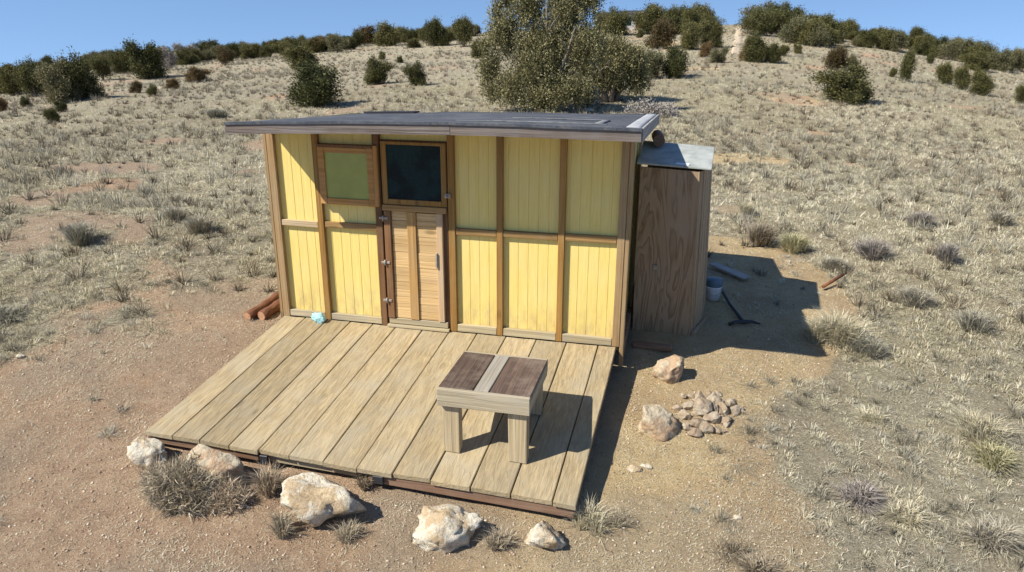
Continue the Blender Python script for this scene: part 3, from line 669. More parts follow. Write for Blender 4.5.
# ------------------------------------------------------------ individual shrubs and tufts
def shrub(x, y, hgt, spr, nb, mat, label, name='dry_shrub', cat='shrub', wid=.008, up=0, tint=.5, group=None, seg=2):
    k = max(3, int(6*spr/.2)); a = rng.random(k)*6.28; q = spr*.35*np.sqrt(rng.random(k))
    cx, cy = x+np.cos(a)*q, y+np.sin(a)*q
    V, F, T = blades(cx, cy, ground(cx, cy), np.full(k, hgt), np.full(k, spr*.8), nb//k+1, wid, np.full(k, tint), seg=seg, tvar=.5)
    o = link(name, np_mesh(name, V, F, T), mat, origin=(x, y, gz(x, y)))
    return tag(o, label, cat, group)
def twig_shrub(x, y, r, h, n, mat, label, name='dry_shrub', cat='shrub', wid=.006):
    """tangled ball of short curly dry stems"""
    u = rng.normal(size=(n, 3)); u /= np.linalg.norm(u, axis=1)[:, None]; u[:, 2] = np.abs(u[:, 2])
    rr = rng.random(n)**.5
    lump = 1+.3*(vnoise(u[:, 0]*2+5, u[:, 1]*2+u[:, 2]*2, 1.6, x)-.5)*2
    p = u*np.array([r, r*.8, h])*(rr*lump)[:, None]
    dr = u*.6+rng.normal(0, .75, (n, 3))+np.array([0, 0, .25]); dr /= np.linalg.norm(dr, axis=1)[:, None]
    L = .04+.07*rng.random(n); s = np.cross(dr, rng.normal(size=(n, 3))); s /= np.linalg.norm(s, axis=1)[:, None]
    w = wid*(.5+.8*rng.random(n)); d2 = dr+rng.normal(0, .45, (n, 3))
    p = p+np.array([x, y, 0]); p[:, 2] += ground(p[:, 0], p[:, 1])
    mid = p+dr*L[:, None]*.5; tip = mid+d2*L[:, None]*.5
    V = np.stack([p-s*w[:, None], p+s*w[:, None], mid-s*w[:, None]*.8, mid+s*w[:, None]*.8, tip], 1).reshape(-1, 3)
    o = (np.arange(n)*5)[:, None]; F = np.concatenate([o+np.array([[0, 1, 3]]), o+np.array([[0, 3, 2]]), o+np.array([[2, 3, 4]])])
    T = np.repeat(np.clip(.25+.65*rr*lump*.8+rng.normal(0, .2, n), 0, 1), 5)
    ob = link(name, np_mesh(name, V, F, T), mat, origin=(x, y, gz(x, y)))
    return tag(ob, label, cat)
def pxy(px, py): x, y, z, t = at(px, py); return x, y
x, y = pxy(178, 503); twig_shrub(x, y+.10, .31, .22, 15000, L_DRY, 'tangled brown dry shrub in front of the two left boulders', wid=.0032)
x, y = pxy(228, 503); twig_shrub(x, y+.0, .15, .11, 3000, L_DRY, 'small dry shrub at the right foot of the tangled brown shrub', wid=.0032)
x, y = pxy(262, 500); shrub(x, y+.1, .26, .2, 520, L_DRY, 'dry twiggy grass between the second and the largest boulder', wid=.005, tint=.6)
x, y = pxy(278, 540); shrub(x, y+.05, .2, .16, 420, L_DRY, 'dry twiggy tuft at the lower left of the largest boulder', 'grass_tuft', 'grass tuft', .005, tint=.8)
x, y = pxy(362, 487); shrub(x, y, .17, .13, 260, L_DRY, 'dry tuft growing against the deck edge right of the largest boulder', 'grass_tuft', 'grass tuft', .005)
x, y = pxy(345, 538); shrub(x, y, .16, .18, 300, L_DRY, 'sparse dry tuft at the right foot of the largest boulder', 'grass_tuft', 'grass tuft', .004, tint=.8)
x, y = pxy(420, 546); shrub(x, y, .13, .17, 240, L_DRY, 'sparse dry tuft at the lower left of the third boulder', 'grass_tuft', 'grass tuft', .004)
x, y = pxy(498, 545); shrub(x, y, .16, .16, 380, L_DRY, 'dry tuft between the third and fourth boulder', 'grass_tuft', 'grass tuft', .005, tint=.75)
x, y = pxy(590, 527); shrub(x, y, .24, .24, 420, L_STRAW, 'pale grass tuft at the right front corner of the deck', 'grass_tuft', 'grass tuft', .005, tint=.5)
x, y = pxy(618, 524); shrub(x, y, .15, .18, 240, L_DRY, 'small brown tuft right of the deck corner tuft', 'grass_tuft', 'grass tuft', .004, tint=.8)
x, y = pxy(728, 556); shrub(x, y, .13, .24, 300, L_DRY, 'low brown tuft at the lower right of the deck by the bottom edge', 'grass_tuft', 'grass tuft', .004, tint=.2)
x, y = pxy(738, 462); shrub(x, y, .06, .26, 260, L_SAGE, 'flat grey-green patch of grass below the rubble pile', 'grass_tuft', 'grass tuft', .004, tint=.2)
for q, (px, py, h, s, m, lab) in enumerate([
    (85, 243, .38, .34, L_SAGE, 'grey shrub with a dark side alone on the left slope'),
    (200, 232, .32, .3, L_SAGE, 'grey shrub on the slope between the left frame edge and the cabin'),
    (175, 222, .3, .25, L_SAGE, 'small grey shrub upper left of the grey shrub near the cabin'),
    (218, 118, .4, .5, L_SAGE, 'broad grey shrub above the left end of the roof'),
    (760, 246, .42, .32, L_DRY, 'dry brown shrub at the far edge of the cabin shadow'),
    (795, 252, .36, .32, L_GREENG, 'pale green bunch grass right of the brown shrub by the shadow'),
    (872, 258, .34, .36, L_PURP, 'purple-grey shrub in the middle of the right slope'),
    (832, 270, .25, .25, L_SAGE, 'grey shrub lower left of the purple-grey one'),
    (945, 262, .34, .26, L_PURP, 'pale purple shrub further right on the slope'),
    (838, 342, .42, .40, L_STRAW, 'large straw bunch grass at the right tip of the cabin shadow'),
    (818, 340, .3, .25, L_STRAW, 'straw tuft touching the right corner of the cabin shadow'),
    (865, 355, .25, .26, L_SAGE, 'grey tuft right of the large straw bunch grass'),
    (980, 440, .30, .32, L_STRAW, 'spiky pale bunch grass near the right frame edge'),
    (990, 465, .22, .26, L_GREENG, 'spiky greenish tuft below the pale bunch near the right edge'),
    (915, 305, .28, .28, L_SAGE, 'grey tuft on the right slope below the purple shrub'),
    (972, 330, .28, .28, L_SAGE, 'grey tuft near the right edge above the spiky bunch'),
    (920, 225, .3, .3, L_PURP, 'purple-grey shrub high on the right slope'),
    (870, 420, .13, .2, L_STRAW, 'low white-tipped tuft on the grey soil at right'),
    (1000, 225, .3, .3, L_SAGE, 'grey shrub at the right edge of the slope'),
    (745, 215, .3, .25, L_STRAW, 'straw tuft just beyond the shed roof on the right'),
    (858, 500, .16, .26, L_PURP, 'low purple-grey scrub at the lower right'),
    (905, 520, .15, .22, L_STRAW, 'spiky pale tuft in the bottom right scrub'),
    (990, 545, .22, .28, L_SAGE, 'grey spiky tuft in the bottom right corner'),
    (760, 570, .14, .2, L_DRY, 'dry tuft cut by the bottom edge right of centre'),
    (8, 318, .18, .35, L_SAGE, 'low grey scrub at the left frame edge beside the bare ground'),
    ]):
    x, y = pxy(px, py); shrub(x, y, h, s, int(900*s/.3), m, lab, wid=.008 if py > 200 else .016, tint=.5)
# a few more tufts over the grey soil at the lower right and left
parts = []
x = np.concatenate([rng.uniform(4.6, 13, 4200), rng.uniform(-5, -.7, 1500)]); y = np.concatenate([rng.uniform(-4.5, .8, 4200), rng.uniform(-3.8, 1.5, 1500)])
x, y = keep(x, y, .15+.85*greyness(x, y)); sz = .5+.9*rng.random(len(x))
parts.append(blades(x, y, ground(x, y), .05*sz, .11*sz, 30, .003, np.clip(rng.normal(.62, .35, len(x)), 0, 1), seg=2, droop=.6, tvar=.5))
tag(stuff('short_grass', parts, L_SAGE), 'short grey grass on the soil near the cabin', 'grass')

# dead purple-grey brush and stones on the dug bank behind the cabin
x, y = pxy(584, 106); twig_shrub(x, y, .55, .85, 2600, L_PURP, 'purple-grey dead brush at the right foot of the tall juniper', 'dead_brush', 'brush', .02)
x, y = pxy(652, 117); twig_shrub(x, y+.3, .9, .5, 2600, L_PURP, 'dark dead brush on the dug bank right behind the roof corner', 'dead_brush', 'brush', .016)

# ------------------------------------------------------------ rocks
def rock_mesh(name, s, seed, flat=.8, rough=.42, sub=4, cuts=11):
    bm = bmesh.new(); bmesh.ops.create_icosphere(bm, subdivisions=sub, radius=1)
    P = np.array([v.co for v in bm.verts]); rd = np.random.default_rng(seed)
    for _ in range(cuts):
        n = rd.normal(size=3); n /= np.linalg.norm(n); d = rd.uniform(.5, .82)
        e = P@n-d; P -= np.where(e > 0, e*.88, 0)[:, None]*n
    o = seed*3.7
    f = (vnoise(P[:, 0]+P[:, 2]*.7, P[:, 1]-P[:, 2]*.6, 2.2, o)-.5)*rough+(vnoise(P[:, 0]-P[:, 2], P[:, 1]+P[:, 2], 5.5, o)-.5)*rough*.5+(vnoise(P[:, 0]*1.3+P[:, 2], P[:, 1], 13, o)-.5)*rough*.16
    P = P*(1+f)[:, None]*np.array(s)
    for v, p in zip(bm.verts, P): v.co = p
    for f in bm.faces: f.smooth = sub > 3
    me = bpy.data.meshes.new(name); bm.to_mesh(me); bm.free(); return me
def rock(px, py, s, seed, mat, label, sub=4, name='boulder', cat='boulder', dz=.35, rot=0., group=None, xy=None):
    x, y = xy if xy else pxy(px, py); me = rock_mesh(name, s, seed, sub=sub, cuts=12 if sub > 2 else 6)
    o = link(name, me, mat); o.location = (x, y, gz(x, y)+s[2]*dz); o.rotation_euler = (0, 0, rot)
    return tag(o, label, cat, group)
rock(152, 460, (.20, .15, .16), 3, M_ROCK, 'small white boulder at the left front corner of the deck')
rock(222, 482, (.27, .20, .24), 12, M_ROCKTAN, 'pale boulder with a tan top tucked under the deck edge behind the dry shrub')
rock(318, 513, (.35, .24, .26), 8, M_ROCK, 'largest white boulder with a tan patch in front of the deck')
rock(446, 537, (.27, .18, .22), 24, M_ROCK, 'cream boulder in front of the deck below the bench', rot=.2)
rock(541, 543, (.17, .13, .14), 31, M_ROCK, 'smallest cream boulder in front of the deck near its right corner')
rock(669, 378, (.19, .15, .17), 41, M_ROCKTAN, 'tan rock beside the shed shadow, above the rubble pile')
rock(653, 430, (.22, .18, .20), 52, M_ROCKTAN, 'lichen-covered rock between the deck and the rubble pile')
rock(634, 470, (.07, .05, .03), 61, M_ROCK, 'small flat pale stone below the lichen-covered rock', 3, 'stone', 'stone')
rock(646, 468, (.05, .035, .025), 62, M_ROCK, 'tiny pale stone right of the small flat pale stone', 2, 'stone', 'stone')
pile = [(699, 398, .07), (713, 401, .08), (722, 410, .075), (735, 412, .065), (690, 407, .07), (703, 413, .09), (712, 420, .085), (696, 424, .07), (683, 416, .065), (725, 420, .06), (706, 431, .075), (694, 434, .055), (683, 396, .045), (718, 394, .05), (678, 408, .05), (730, 403, .05), (712, 411, .065), (700, 405, .06), (687, 427, .05), (717, 430, .05), (674, 419, .045), (741, 409, .04), (691, 396, .05), (709, 393, .04)]
for _ in range(26): pile.append((random.gauss(708, 17), random.gauss(413, 10), random.uniform(.025, .05)))
plab = 'brown stone in the rubble pile right of the deck'
for k, (px, py, s) in enumerate(pile):
    rock(px, py+2, (s*random.uniform(.8, 1.45), s*random.uniform(.7, 1.1), s*random.uniform(.6, 1.1)), 70+k, M_STONE, plab if k != 3 else 'pale stone at the right end of the rubble pile', 2, 'rubble_stone', 'stone', .45+(.5 if k in (5, 16, 17) else 0), random.random()*6, 'stones in the rubble pile')
for k, (px, py, s, lab) in enumerate([(590, 112, .14, 'pale stone left on the bank behind the roof, beside the dead brush'), (641, 113, .20, 'pale stone on the bank just behind the right roof corner'), (736, 519, .03, 'pale pebble-sized stone on the bare ground at the lower right'), (20, 358, .05, 'small pale stone on the bare ground at the left')]):
    rock(px, py, (s*1.3, s, s*.7), 120+k, M_ROCK, lab, 3, 'stone', 'stone')

# ------------------------------------------------------------ cabin
cab = empty('cabin', (1.83, 1.0, 0), 'small flat-roofed cabin with yellow vertical siding and brown framing behind the deck', 'cabin')
ZT = 2.13      # top of the front wall
ST = [(-.035, .045, 0), (.475, .545, 0), (1.145, 1.215, 1), (1.925, 1.995, 0), (2.425, 2.49, 0), (3.05, 3.115, 0), (3.625, 3.70, 0)]
def sidingpanel(name, a, b, z0, z1, y, axis='x', sgn=-1, parent=cab, pitch=.1016, zb=None):
    """grooved sheet: real grooves 9 mm wide, 7 mm deep"""
    prof = [(a, 0)]; g = math.ceil(a/pitch)*pitch
    while g < b-.006:
        if g > a+.006: prof += [(g-.003, 0), (g-.0018, .0035), (g+.0018, .0035), (g+.003, 0)]
        g += pitch
    prof.append((b, 0)); th = .016; vs = []; n = len(prof)
    z1f = (lambda u: z1) if zb is None else (lambda u: z1+(zb-z1)*(u-a)/(b-a))
    for z in (0, 1):
        for u, d in prof:
            p = (u, y-sgn*d) if axis == 'x' else (y-sgn*d, u); vs.append((*p, z0 if z == 0 else z1f(u)))
    for z in (0, 1):
        for u in (a, b):
            p = (u, y-sgn*th) if axis == 'x' else (y-sgn*th, u); vs.append((*p, z0 if z == 0 else z1f(u)))
    bm = bmesh.new(); bv = [bm.verts.new(v) for v in vs]
    for k in range(n-1): bm.faces.new((bv[k], bv[k+1], bv[n+k+1], bv[n+k]))
    B = 2*n; bm.faces.new((bv[B], bv[B+1], bv[B+3], bv[B+2])); bm.faces.new((bv[0], bv[n], bv[B+2], bv[B])); bm.faces.new((bv[n-1], bv[2*n-1], bv[B+3], bv[B+1]))
    bmesh.ops.recalc_face_normals(bm, faces=bm.faces)
    me = bpy.data.meshes.new(name); bm.to_mesh(me); bm.free(); return link(name, me, M_SIDING, parent)
for (a, b) in ((-.03, 1.215), (1.925, 3.69)): sidingpanel('front_siding', a, b, .0, ZT, .045)
sidingpanel('front_siding', 1.215, 1.925, 1.985, ZT, .045)
sidingpanel('left_siding', .05, 2.3, -.05, 2.13, -.025, 'y', -1, zb=2.0)
sidingpanel('right_siding', .05, 2.3, -.05, 2.13, 3.685, 'y', 1, zb=2.0)
MB().box(-.02, 3.68, 2.3, 2.33, -.05, 1.99).build('back_wall', M_PLY, cab)
MB().box(-.01, 3.67, .1, 2.29, -.1, -.05).build('floor', W_UNDER, cab)
for k, (a, b, d) in enumerate(ST):
    MB().box(a, b, -.002+(.0 if not d else -.012), .043, .0 if k else -.08, ZT-.004, .004, .002).build('stud', W_REDZ if d else (W_POST if k in (0, 6) else W_FRAMEZ), cab)
for k in range(6):
    if k == 2: continue
    a, b = ST[k][1], ST[k+1][0]
    z = 1.035+.008*k
    MB().box(a+.002, b-.002, .006, .042, z, z+.065, .004, .003).build('rail', W_PALEX if k == 0 else W_FRAMEX, cab)
    MB().box(a+.002, b-.002, .004, .043, .002, .075+(.01 if k > 2 else 0), .004, .002).build('sill_board', W_SILLX, cab)
MB().box(-.02, 3.69, .010, .044, ZT-.045, ZT-.0, .003).build('top_plate', W_FRAMEX, cab)
# side corner posts on the right wall
MB().box(3.702, 3.745, .005, .075, -.22, 2.13, .004).build('corner_post', W_POST, cab)
MB().box(3.703, 3.73, .10, .17, -.2, 2.12, .004).build('corner_post', W_POST, cab)
MB().box(3.703, 3.73, 1.2, 1.27, -.1, 2.05, .004).build('corner_post', W_POST, cab)
MB().box(-.075, -.04, .0, .08, -.15, 2.12, .004).build('corner_post', W_POST, cab)
# sub-floor skid timbers
MB().box(3.69, 3.74, .18, 2.3, -.16, -.0, .006).build('skid', W_UNDER, cab)
MB().box(-.075, -.03, .09, 2.3, -.16, -.02, .006).build('skid', W_UNDER, cab)
# green window
MB().box(.60, 1.10, .012, .020, 1.36, 1.85, 0).build('window_backing', M_DARK, cab)
wf = MB(); wf.box(.545, .615, -.025, .028, 1.305, 1.895, .004); wf.box(1.085, 1.155, -.027, .028, 1.30, 1.90, .004)
wf.box(.616, 1.084, -.022, .026, 1.305, 1.37, .004); wf.box(.616, 1.084, -.022, .026, 1.84, 1.895, .004)
gw = wf.build('green_window', W_ORANGE, cab)
MB().box(.613, 1.087, -.006, .004, 1.367, 1.843, 0).build('pane', M_GREEN, gw)
MB().box(1.158, 1.205, -.045, -.016, 1.31, 1.93, .006).build('hinge_post', W_ORANGEZ, gw)
MB().box(.545, 1.15, -.034, .028, 1.898, 1.925, .003).build('head_strip', W_REDZ, gw)
# door
dr = MB().box(1.225, 1.915, .012, .035, .03, 1.985, .002).build('door', W_REDZ, cab)
db = []
for col, (a, b) in enumerate(((1.315, 1.485), (1.585, 1.80))):
    z = .105
    k = 0
    while z < 1.26:
        h = .082+random.uniform(-.006, .006); MB().box(a, b, -.006+random.uniform(-.003, .003), .011, z, min(z+h, 1.27)-.0025, .002).build('plank', W_DOORX, dr); z += h
MB().box(1.487, 1.583, -.026, -.0, .10, 1.272, .004).build('centre_batten', W_BATTEN, dr)
MB().box(1.236, 1.312, -.030, .010, .10, 1.27, .006, .003).build('left_stile', W_REDZ, dr)
MB().box(1.803, 1.868, -.026, .010, .10, 1.27, .004).build('right_stile', W_PALEZ, dr)
MB().box(1.24, 1.90, -.018, .010, .035, .098, .004).build('bottom_rail', W_SILLX, dr)
MB().box(1.225, 1.91, -.030, .010, 1.274, 1.335, .004).build('middle_rail', W_FRAMEX, dr)
wf = MB(); wf.box(1.232, 1.29, -.018, .010, 1.34, 1.975, .004); wf.box(1.862, 1.915, -.018, .010, 1.34, 1.975, .004); wf.box(1.291, 1.861, -.02, .010, 1.34, 1.395, .004); wf.box(1.291, 1.861, -.018, .010, 1.945, 1.975, .004)
wf.build('window_frame', W_FRAMEZ, dr)
MB().box(1.288, 1.864, -.004, .004, 1.392, 1.948, 0).build('window_pane', M_GLASS, dr)
for z in (1.195, .30, .72):
    h = MB(); h.box(1.19, 1.285, -.040, -.031, z-.012, z+.012, .002); h.tube([(1.235, -.045, z-.03), (1.235, -.045, z+.03)], .008, 8); h.build('hinge', M_METAL, dr)
MB().box(1.905, 1.965, -.050, -.022, 1.44, 1.485, .004).tube([(1.93, -.05, 1.46), (1.93, -.08, 1.46)], .012, 8).build('latch', M_METAL, dr)
MB().box(1.79, 1.81, -.045, -.027, .70, .86, .003).build('door_pull', M_METAL, dr)
MB().box(1.222, 1.918, -.045, .0, -.0, .028, .003).build('threshold', W_SILLX, cab)
# roof: slightly warped sheet, front edge overhanging 0.63 m
def rz(x, y):      # underside height
    u = (x+.06)/3.9; v = (y+.63)/3.1
    return (2.075+.06*u)*(1-v)+(1.875+.085*u)*v+.03*math.sin(math.pi*u)*(1-.3*v)
def rpanel(x0, x1, y0, y1, zo, th, nx=24, ny=12):
    bm = bmesh.new(); vs = {}
    for s in (0, 1):
        for i in range(nx+1):
            for j in range(ny+1):
                x = x0+(x1-x0)*i/nx; y = y0+(y1-y0)*j/ny
                w = (float(vnoise(x, y, 2.2, 8))-.5)*.012 if s else 0
                vs[s, i, j] = bm.verts.new((x, y, rz(x, y)+zo+(th+w if s else 0)))
    for i in range(nx):
        for j in range(ny):
            bm.faces.new((vs[1, i, j], vs[1, i+1, j], vs[1, i+1, j+1], vs[1, i, j+1])).smooth = True; bm.faces.new((vs[0, i, j], vs[0, i, j+1], vs[0, i+1, j+1], vs[0, i+1, j]))
    for i in range(nx):
        for j in (0, ny): bm.faces.new((vs[0, i, j], vs[0, i+1, j], vs[1, i+1, j], vs[1, i, j]))
    for j in range(ny):
        for i in (0, nx): bm.faces.new((vs[0, i, j], vs[0, i, j+1], vs[1, i, j+1], vs[1, i, j]))
    bmesh.ops.recalc_face_normals(bm, faces=bm.faces)
    me = bpy.data.meshes.new('roof'); bm.to_mesh(me); bm.free(); return me
roof = link('roof', rpanel(-.04, 3.82, -.60, 2.50, .075, .03), M_ROOF, cab)
link('roof_deck', rpanel(-.035, 3.815, -.595, 2.49, .055, .018), W_FRAMEX, roof)
for k in range(6):       # rafters
    x = .0+k*.755
    b = MB(); p = []
    for yy in (-.59, 2.48):
        p += [(x, yy), (x+.04, yy)]
    b.hexa([(x, -.59, rz(x, -.59)-.0), (x+.04, -.59, rz(x, -.59)), (x+.04, 2.48, rz(x, 2.48)), (x, 2.48, rz(x, 2.48)), (x, -.59, rz(x, -.59)+.053), (x+.04, -.59, rz(x, -.59)+.053), (x+.04, 2.48, rz(x, 2.48)+.053), (x, 2.48, rz(x, 2.48)+.053)], 0)
    b.build('rafter', W_FRAMEX, roof)
def curved_board(x0, x1, y0, y1, h0, h1, mat, name, parent, n=16):
    bm = bmesh.new(); R = []
    for i in range(n+1):
        x = x0+(x1-x0)*i/n; z = rz(x, -.63)+random.uniform(-.0015, .0015)
        R.append([bm.verts.new(q) for q in ((x, y0, z+h0), (x, y1, z+h0), (x, y1, z+h1), (x, y0, z+h1))])
    for a, b in zip(R[:-1], R[1:]):
        for k in range(4): bm.faces.new((a[k], b[k], b[(k+1) % 4], a[(k+1) % 4]))
    bm.faces.new(R[0]); bm.faces.new(R[-1]); bmesh.ops.recalc_face_normals(bm, faces=bm.faces)
    me = bpy.data.meshes.new(name); bm.to_mesh(me); bm.free(); return link(name, me, mat, parent)
curved_board(-.06, 2.17, -.645, -.602, .0, .088, W_FASCIA, 'fascia', roof)
curved_board(2.174, 3.835, -.643, -.602, .002, .087, W_FASCIA, 'fascia', roof)
curved_board(-.055, 3.84, -.656, -.60, .0885, .112, M_ROOF, 'roofing_edge', roof)
b = MB(); b.hexa([(3.822, -.60, rz(3.8, -.6)), (3.85, -.60, rz(3.8, -.6)), (3.85, 2.5, rz(3.8, 2.5)), (3.822, 2.5, rz(3.8, 2.5)), (3.822, -.60, rz(3.8, -.6)+.112), (3.85, -.60, rz(3.8, -.6)+.112), (3.85, 2.5, rz(3.8, 2.5)+.112), (3.822, 2.5, rz(3.8, 2.5)+.112)], .004)
b.build('side_fascia', W_FASCIAY, roof)
link('roof_seam', rpanel(3.70, 3.82, -.56, 2.45, .110, .006, 3, 12), M_SEAM, roof)
link('roof_seam', rpanel(2.45, 3.45, .55, .62, .110, .005, 8, 2), M_SEAMD, roof)
link('roof_seam', rpanel(2.1, 3.5, -.22, -.17, .110, .005, 8, 2), M_SEAMD, roof)
link('roof_seam', rpanel(3.38, 3.45, -.16, .54, .110, .005, 2, 6), M_SEAMD, roof)
link('roof_patch', rpanel(.05, .75, 2.25, 2.45, .106, .022, 6, 3), M_BLACK, roof)

# ------------------------------------------------------------ deck
deck = empty('wooden_deck', (1.8, -1.1, -.3), 'sloping wooden plank deck in front of the yellow cabin', 'deck')
zL, zR, DD, DX = -.225, -.357, -2.235, -.058
def dz(x, y): f = y/DD; return f*(zL+(zR-zL)*np.clip((x)/3.66, -.1, 1.1))
SEAMS = (-.03, .235, .50, .772, 1.039, 1.31, 1.615, 1.91, 2.21, 2.526, 2.85, 3.167, 3.492, 3.675)
for k in range(len(SEAMS)-1):
    a = SEAMS[k]+.0055; b = SEAMS[k+1]-.0055
    e0 = random.uniform(-.015, .012); j = random.uniform(-.004, .004); tl = random.uniform(-.002, .002)
    ya, yb = -.008, DD+e0
    n = 10; bm = bmesh.new(); R = []
    for i in range(n+1):
        y = ya+(yb-ya)*i/n; sx = DX*y/DD+.002*math.sin(i*.9+k)
        z = dz((a+b)/2, y)
        za = dz(a, y)+j+tl*i*.3; zb = dz(b, y)+j-tl*i*.3; cup = .003
        R.append([bm.verts.new(q) for q in ((a+sx, y, za-.004), (a+sx+.005, y, za), ((a+b)/2+sx, y, (za+zb)/2-cup), (b+sx-.005, y, zb), (b+sx, y, zb-.004), (b+sx, y, zb-.038), (a+sx, y, za-.038))])
    for p, q in zip(R[:-1], R[1:]):
        for m in range(7): bm.faces.new((p[m], q[m], q[(m+1) % 7], p[(m+1) % 7]))
    bm.faces.new(R[0]); bm.faces.new(R[-1]); bmesh.ops.recalc_face_normals(bm, faces=bm.faces)
    me = bpy.data.meshes.new('plank'); bm.to_mesh(me); bm.free(); link('plank', me, W_DECKY, deck)
def sl(x, y): return float(dz(x, y))
def joist(y, xa, xb, h, mat, name, th=.04):
    p = []
    for zz in (-.043-h, -.043):
        for (x, yy) in ((xa, y), (xb, y), (xb, y+th), (xa, y+th)): p.append((x+DX*yy/DD, yy, sl(x, y)+zz))
    MB().hexa(p, .003).build(name, mat, deck)
joist(DD+.02, -.03, 1.02, .075, W_UNDER, 'front_joist'); joist(DD+.05, 1.02, 2.0, .085, W_SILLX, 'front_joist'); joist(DD+.02, 2.0, 3.66, .085, W_UNDER, 'front_joist')
for y in (-1.7, -1.15, -.6, -.1): joist(y, -.02, 3.66, .09, W_UNDER, 'joist')
def rim(x, name):
    p = []
    for zz in (-.135, -.043):
        for (xx, yy) in ((x, DD+.07), (x+.04, DD+.07), (x+.04, -.02), (x, -.02)): p.append((xx+DX*yy/DD, yy, sl(xx, yy)+zz))
    MB().hexa(p, .003).build(name, W_UNDER, deck)
rim(3.62, 'side_joist'); rim(-.04, 'side_joist')
for (x, y) in ((.95, DD+.06), (2.05, DD+.09), (3.45, DD+.1), (.1, DD+.1), (3.5, -.9), (.1, -.9), (1.8, -1.1)):
    g = gz(x, y); MB().box(x, x+.1, y, y+.1, g-.05, sl(x, y)-.128, .004).build('support_block', W_UNDER, deck)
MB().box(1.985+.0, 2.075, DD-.012, DD+.018, sl(2, DD)-.115, sl(2, DD)-.045, .003).build('joist_bracket', M_BLACK, deck)
MB().box(.99, 1.06, DD-.008, DD+.019, sl(1, DD)-.125, sl(1, DD)-.045, .003).build('joist_bracket', M_BLACK, deck)

# ------------------------------------------------------------ bench on the deck
BZ = .327; bx0, bx1, by0, by1 = 2.435, 3.185, -1.885, -1.19
bench = empty('wooden_bench', (2.8, -1.57, -.2), 'small square wooden bench with a dark worn top standing on the deck', 'bench')
for a, b, m in ((bx0, bx0+.285, W_BENCHTOP), (bx0+.291, bx0+.415, W_BENCHPALE), (bx0+.421, bx1, W_BENCHTOP)):
    MB().box(a+.002, b, by0+.002, by1, BZ-.03, BZ, .004, .002).build('top_slat', m, bench)
MB().box(bx0-.004, bx1+.004, by0-.038, by0-.002, BZ-.155, BZ-.003, .005, .002).build('apron', W_BENCHX, bench)
MB().box(bx0, bx1, by1+.002, by1+.036, BZ-.12, BZ-.004, .005).build('apron', W_BENCHX, bench)
MB().box(bx1-.034, bx1+.002, by0+.001, by1-.001, BZ-.14, BZ-.033, .004).build('apron', W_BENCHY, bench)
MB().box(bx0, bx0+.036, by0+.001, by1-.001, BZ-.14, BZ-.033, .004).build('apron', W_BENCHY, bench)
for (a, b, y0, y1) in ((bx0+.02, bx0+.165, by0+.004, by0+.045), (bx1-.185, bx1-.025, by0+.004, by0+.045), (bx0+.04, bx0+.15, by1-.05, by1-.008), (bx1-.15, bx1-.04, by1-.05, by1-.008)):
    zc = sl((a+b)/2, (y0+y1)/2)+.001
    MB().hexa([(a+.012, y0, sl(a, y0)+.002), (b, y0, sl(b, y0)+.002), (b, y1+.05, sl(b, y1)+.008), (a+.012, y1+.05, sl(a, y1)+.008), (a, y0, BZ-.032), (b, y0, BZ-.032), (b, y1+.05, BZ-.032), (a, y1+.05, BZ-.032)], .004).build('leg', W_BENCHZ, bench)

# ------------------------------------------------------------ lean-to shed on the right
sh = empty('lean_to_shed', (4.15, 1.4, -.2), 'narrow tall plywood shed with a grey sloping roof leaning against the right cabin wall', 'shed')
fl, fr, br, bl = (3.765, .98), (4.40, 1.0), (4.57, 1.60), (3.765, 2.1)
tfr, tbr = (4.43, .96), (4.50, 1.75)
def slab(p0, p1, z0a, z1a, z0b, z1b, th, name, mat, top0=None, top1=None, bev=.003, parent=sh):
    """upright sheet between two ground points, thickness inward"""
    a, b = Vector((*p0, 0)), Vector((*p1, 0)); d = (b-a).normalized(); n = Vector((-d.y, d.x, 0))*th
    ta = Vector((*(top0 or p0), 0)); tb = Vector((*(top1 or p1), 0))
    z = lambda v, q: (v.x, v.y, q)
    return MB().hexa([z(a, z0a), z(b, z0b), z(b+n, z0b), z(a+n, z0a), z(ta, z1a), z(tb, z1b), z(tb+n, z1b), z(ta+n, z1a)], bev).build(name, mat, parent)
slab(fl, fr, -.20, 1.67, -.235, 1.645, .02, 'front_panel', M_PLY, (3.745, .96), (4.35, .96))
nb = 3
f2 = (4.412, 1.002); t2 = (4.372, .962)
slab((4.407, .992), (4.437, 1.062), -.235, 1.645, -.235, 1.65, .03, 'corner_board', W_SHEDZ, (4.357, .955), (4.40, .99))
for k in range(4):
    q0, q1 = k/4+.03, (k+1)/4-.01; L = lambda a, b, t: (a[0]+(b[0]-a[0])*t, a[1]+(b[1]-a[1])*t)
    slab(L((4.445, 1.07), br, q0), L((4.445, 1.07), br, q1), -.23+.01*k, 1.655+.03*k, -.23+.01*k, 1.66+.03*k, .018, 'side_board', W_SHEDZ, L((4.405, 1.02), tbr, q0), L((4.405, 1.02), tbr, q1))
slab(br, (3.77, 2.12), -.2, 1.76, -.15, 1.76, .02, 'back_panel', M_PLY, tbr)
slab((4.42, 1.0), (4.60, 1.58), -.25, -.15, -.24, -.15, -.03, 'base_board', W_SHEDZ)
MB().hexa([(3.71, .945, 1.698), (4.475, .935, 1.668), (4.515, 1.86, 1.765), (3.71, 1.92, 1.80), (3.71, .945, 1.718), (4.475, .935, 1.688), (4.515, 1.86, 1.785), (3.71, 1.92, 1.82)], .003).build('shed_roof', M_SHEDROOF, sh)
MB().box(3.95, 3.99, .945, .962, .55, .60, .003).build('latch', M_METAL, sh)
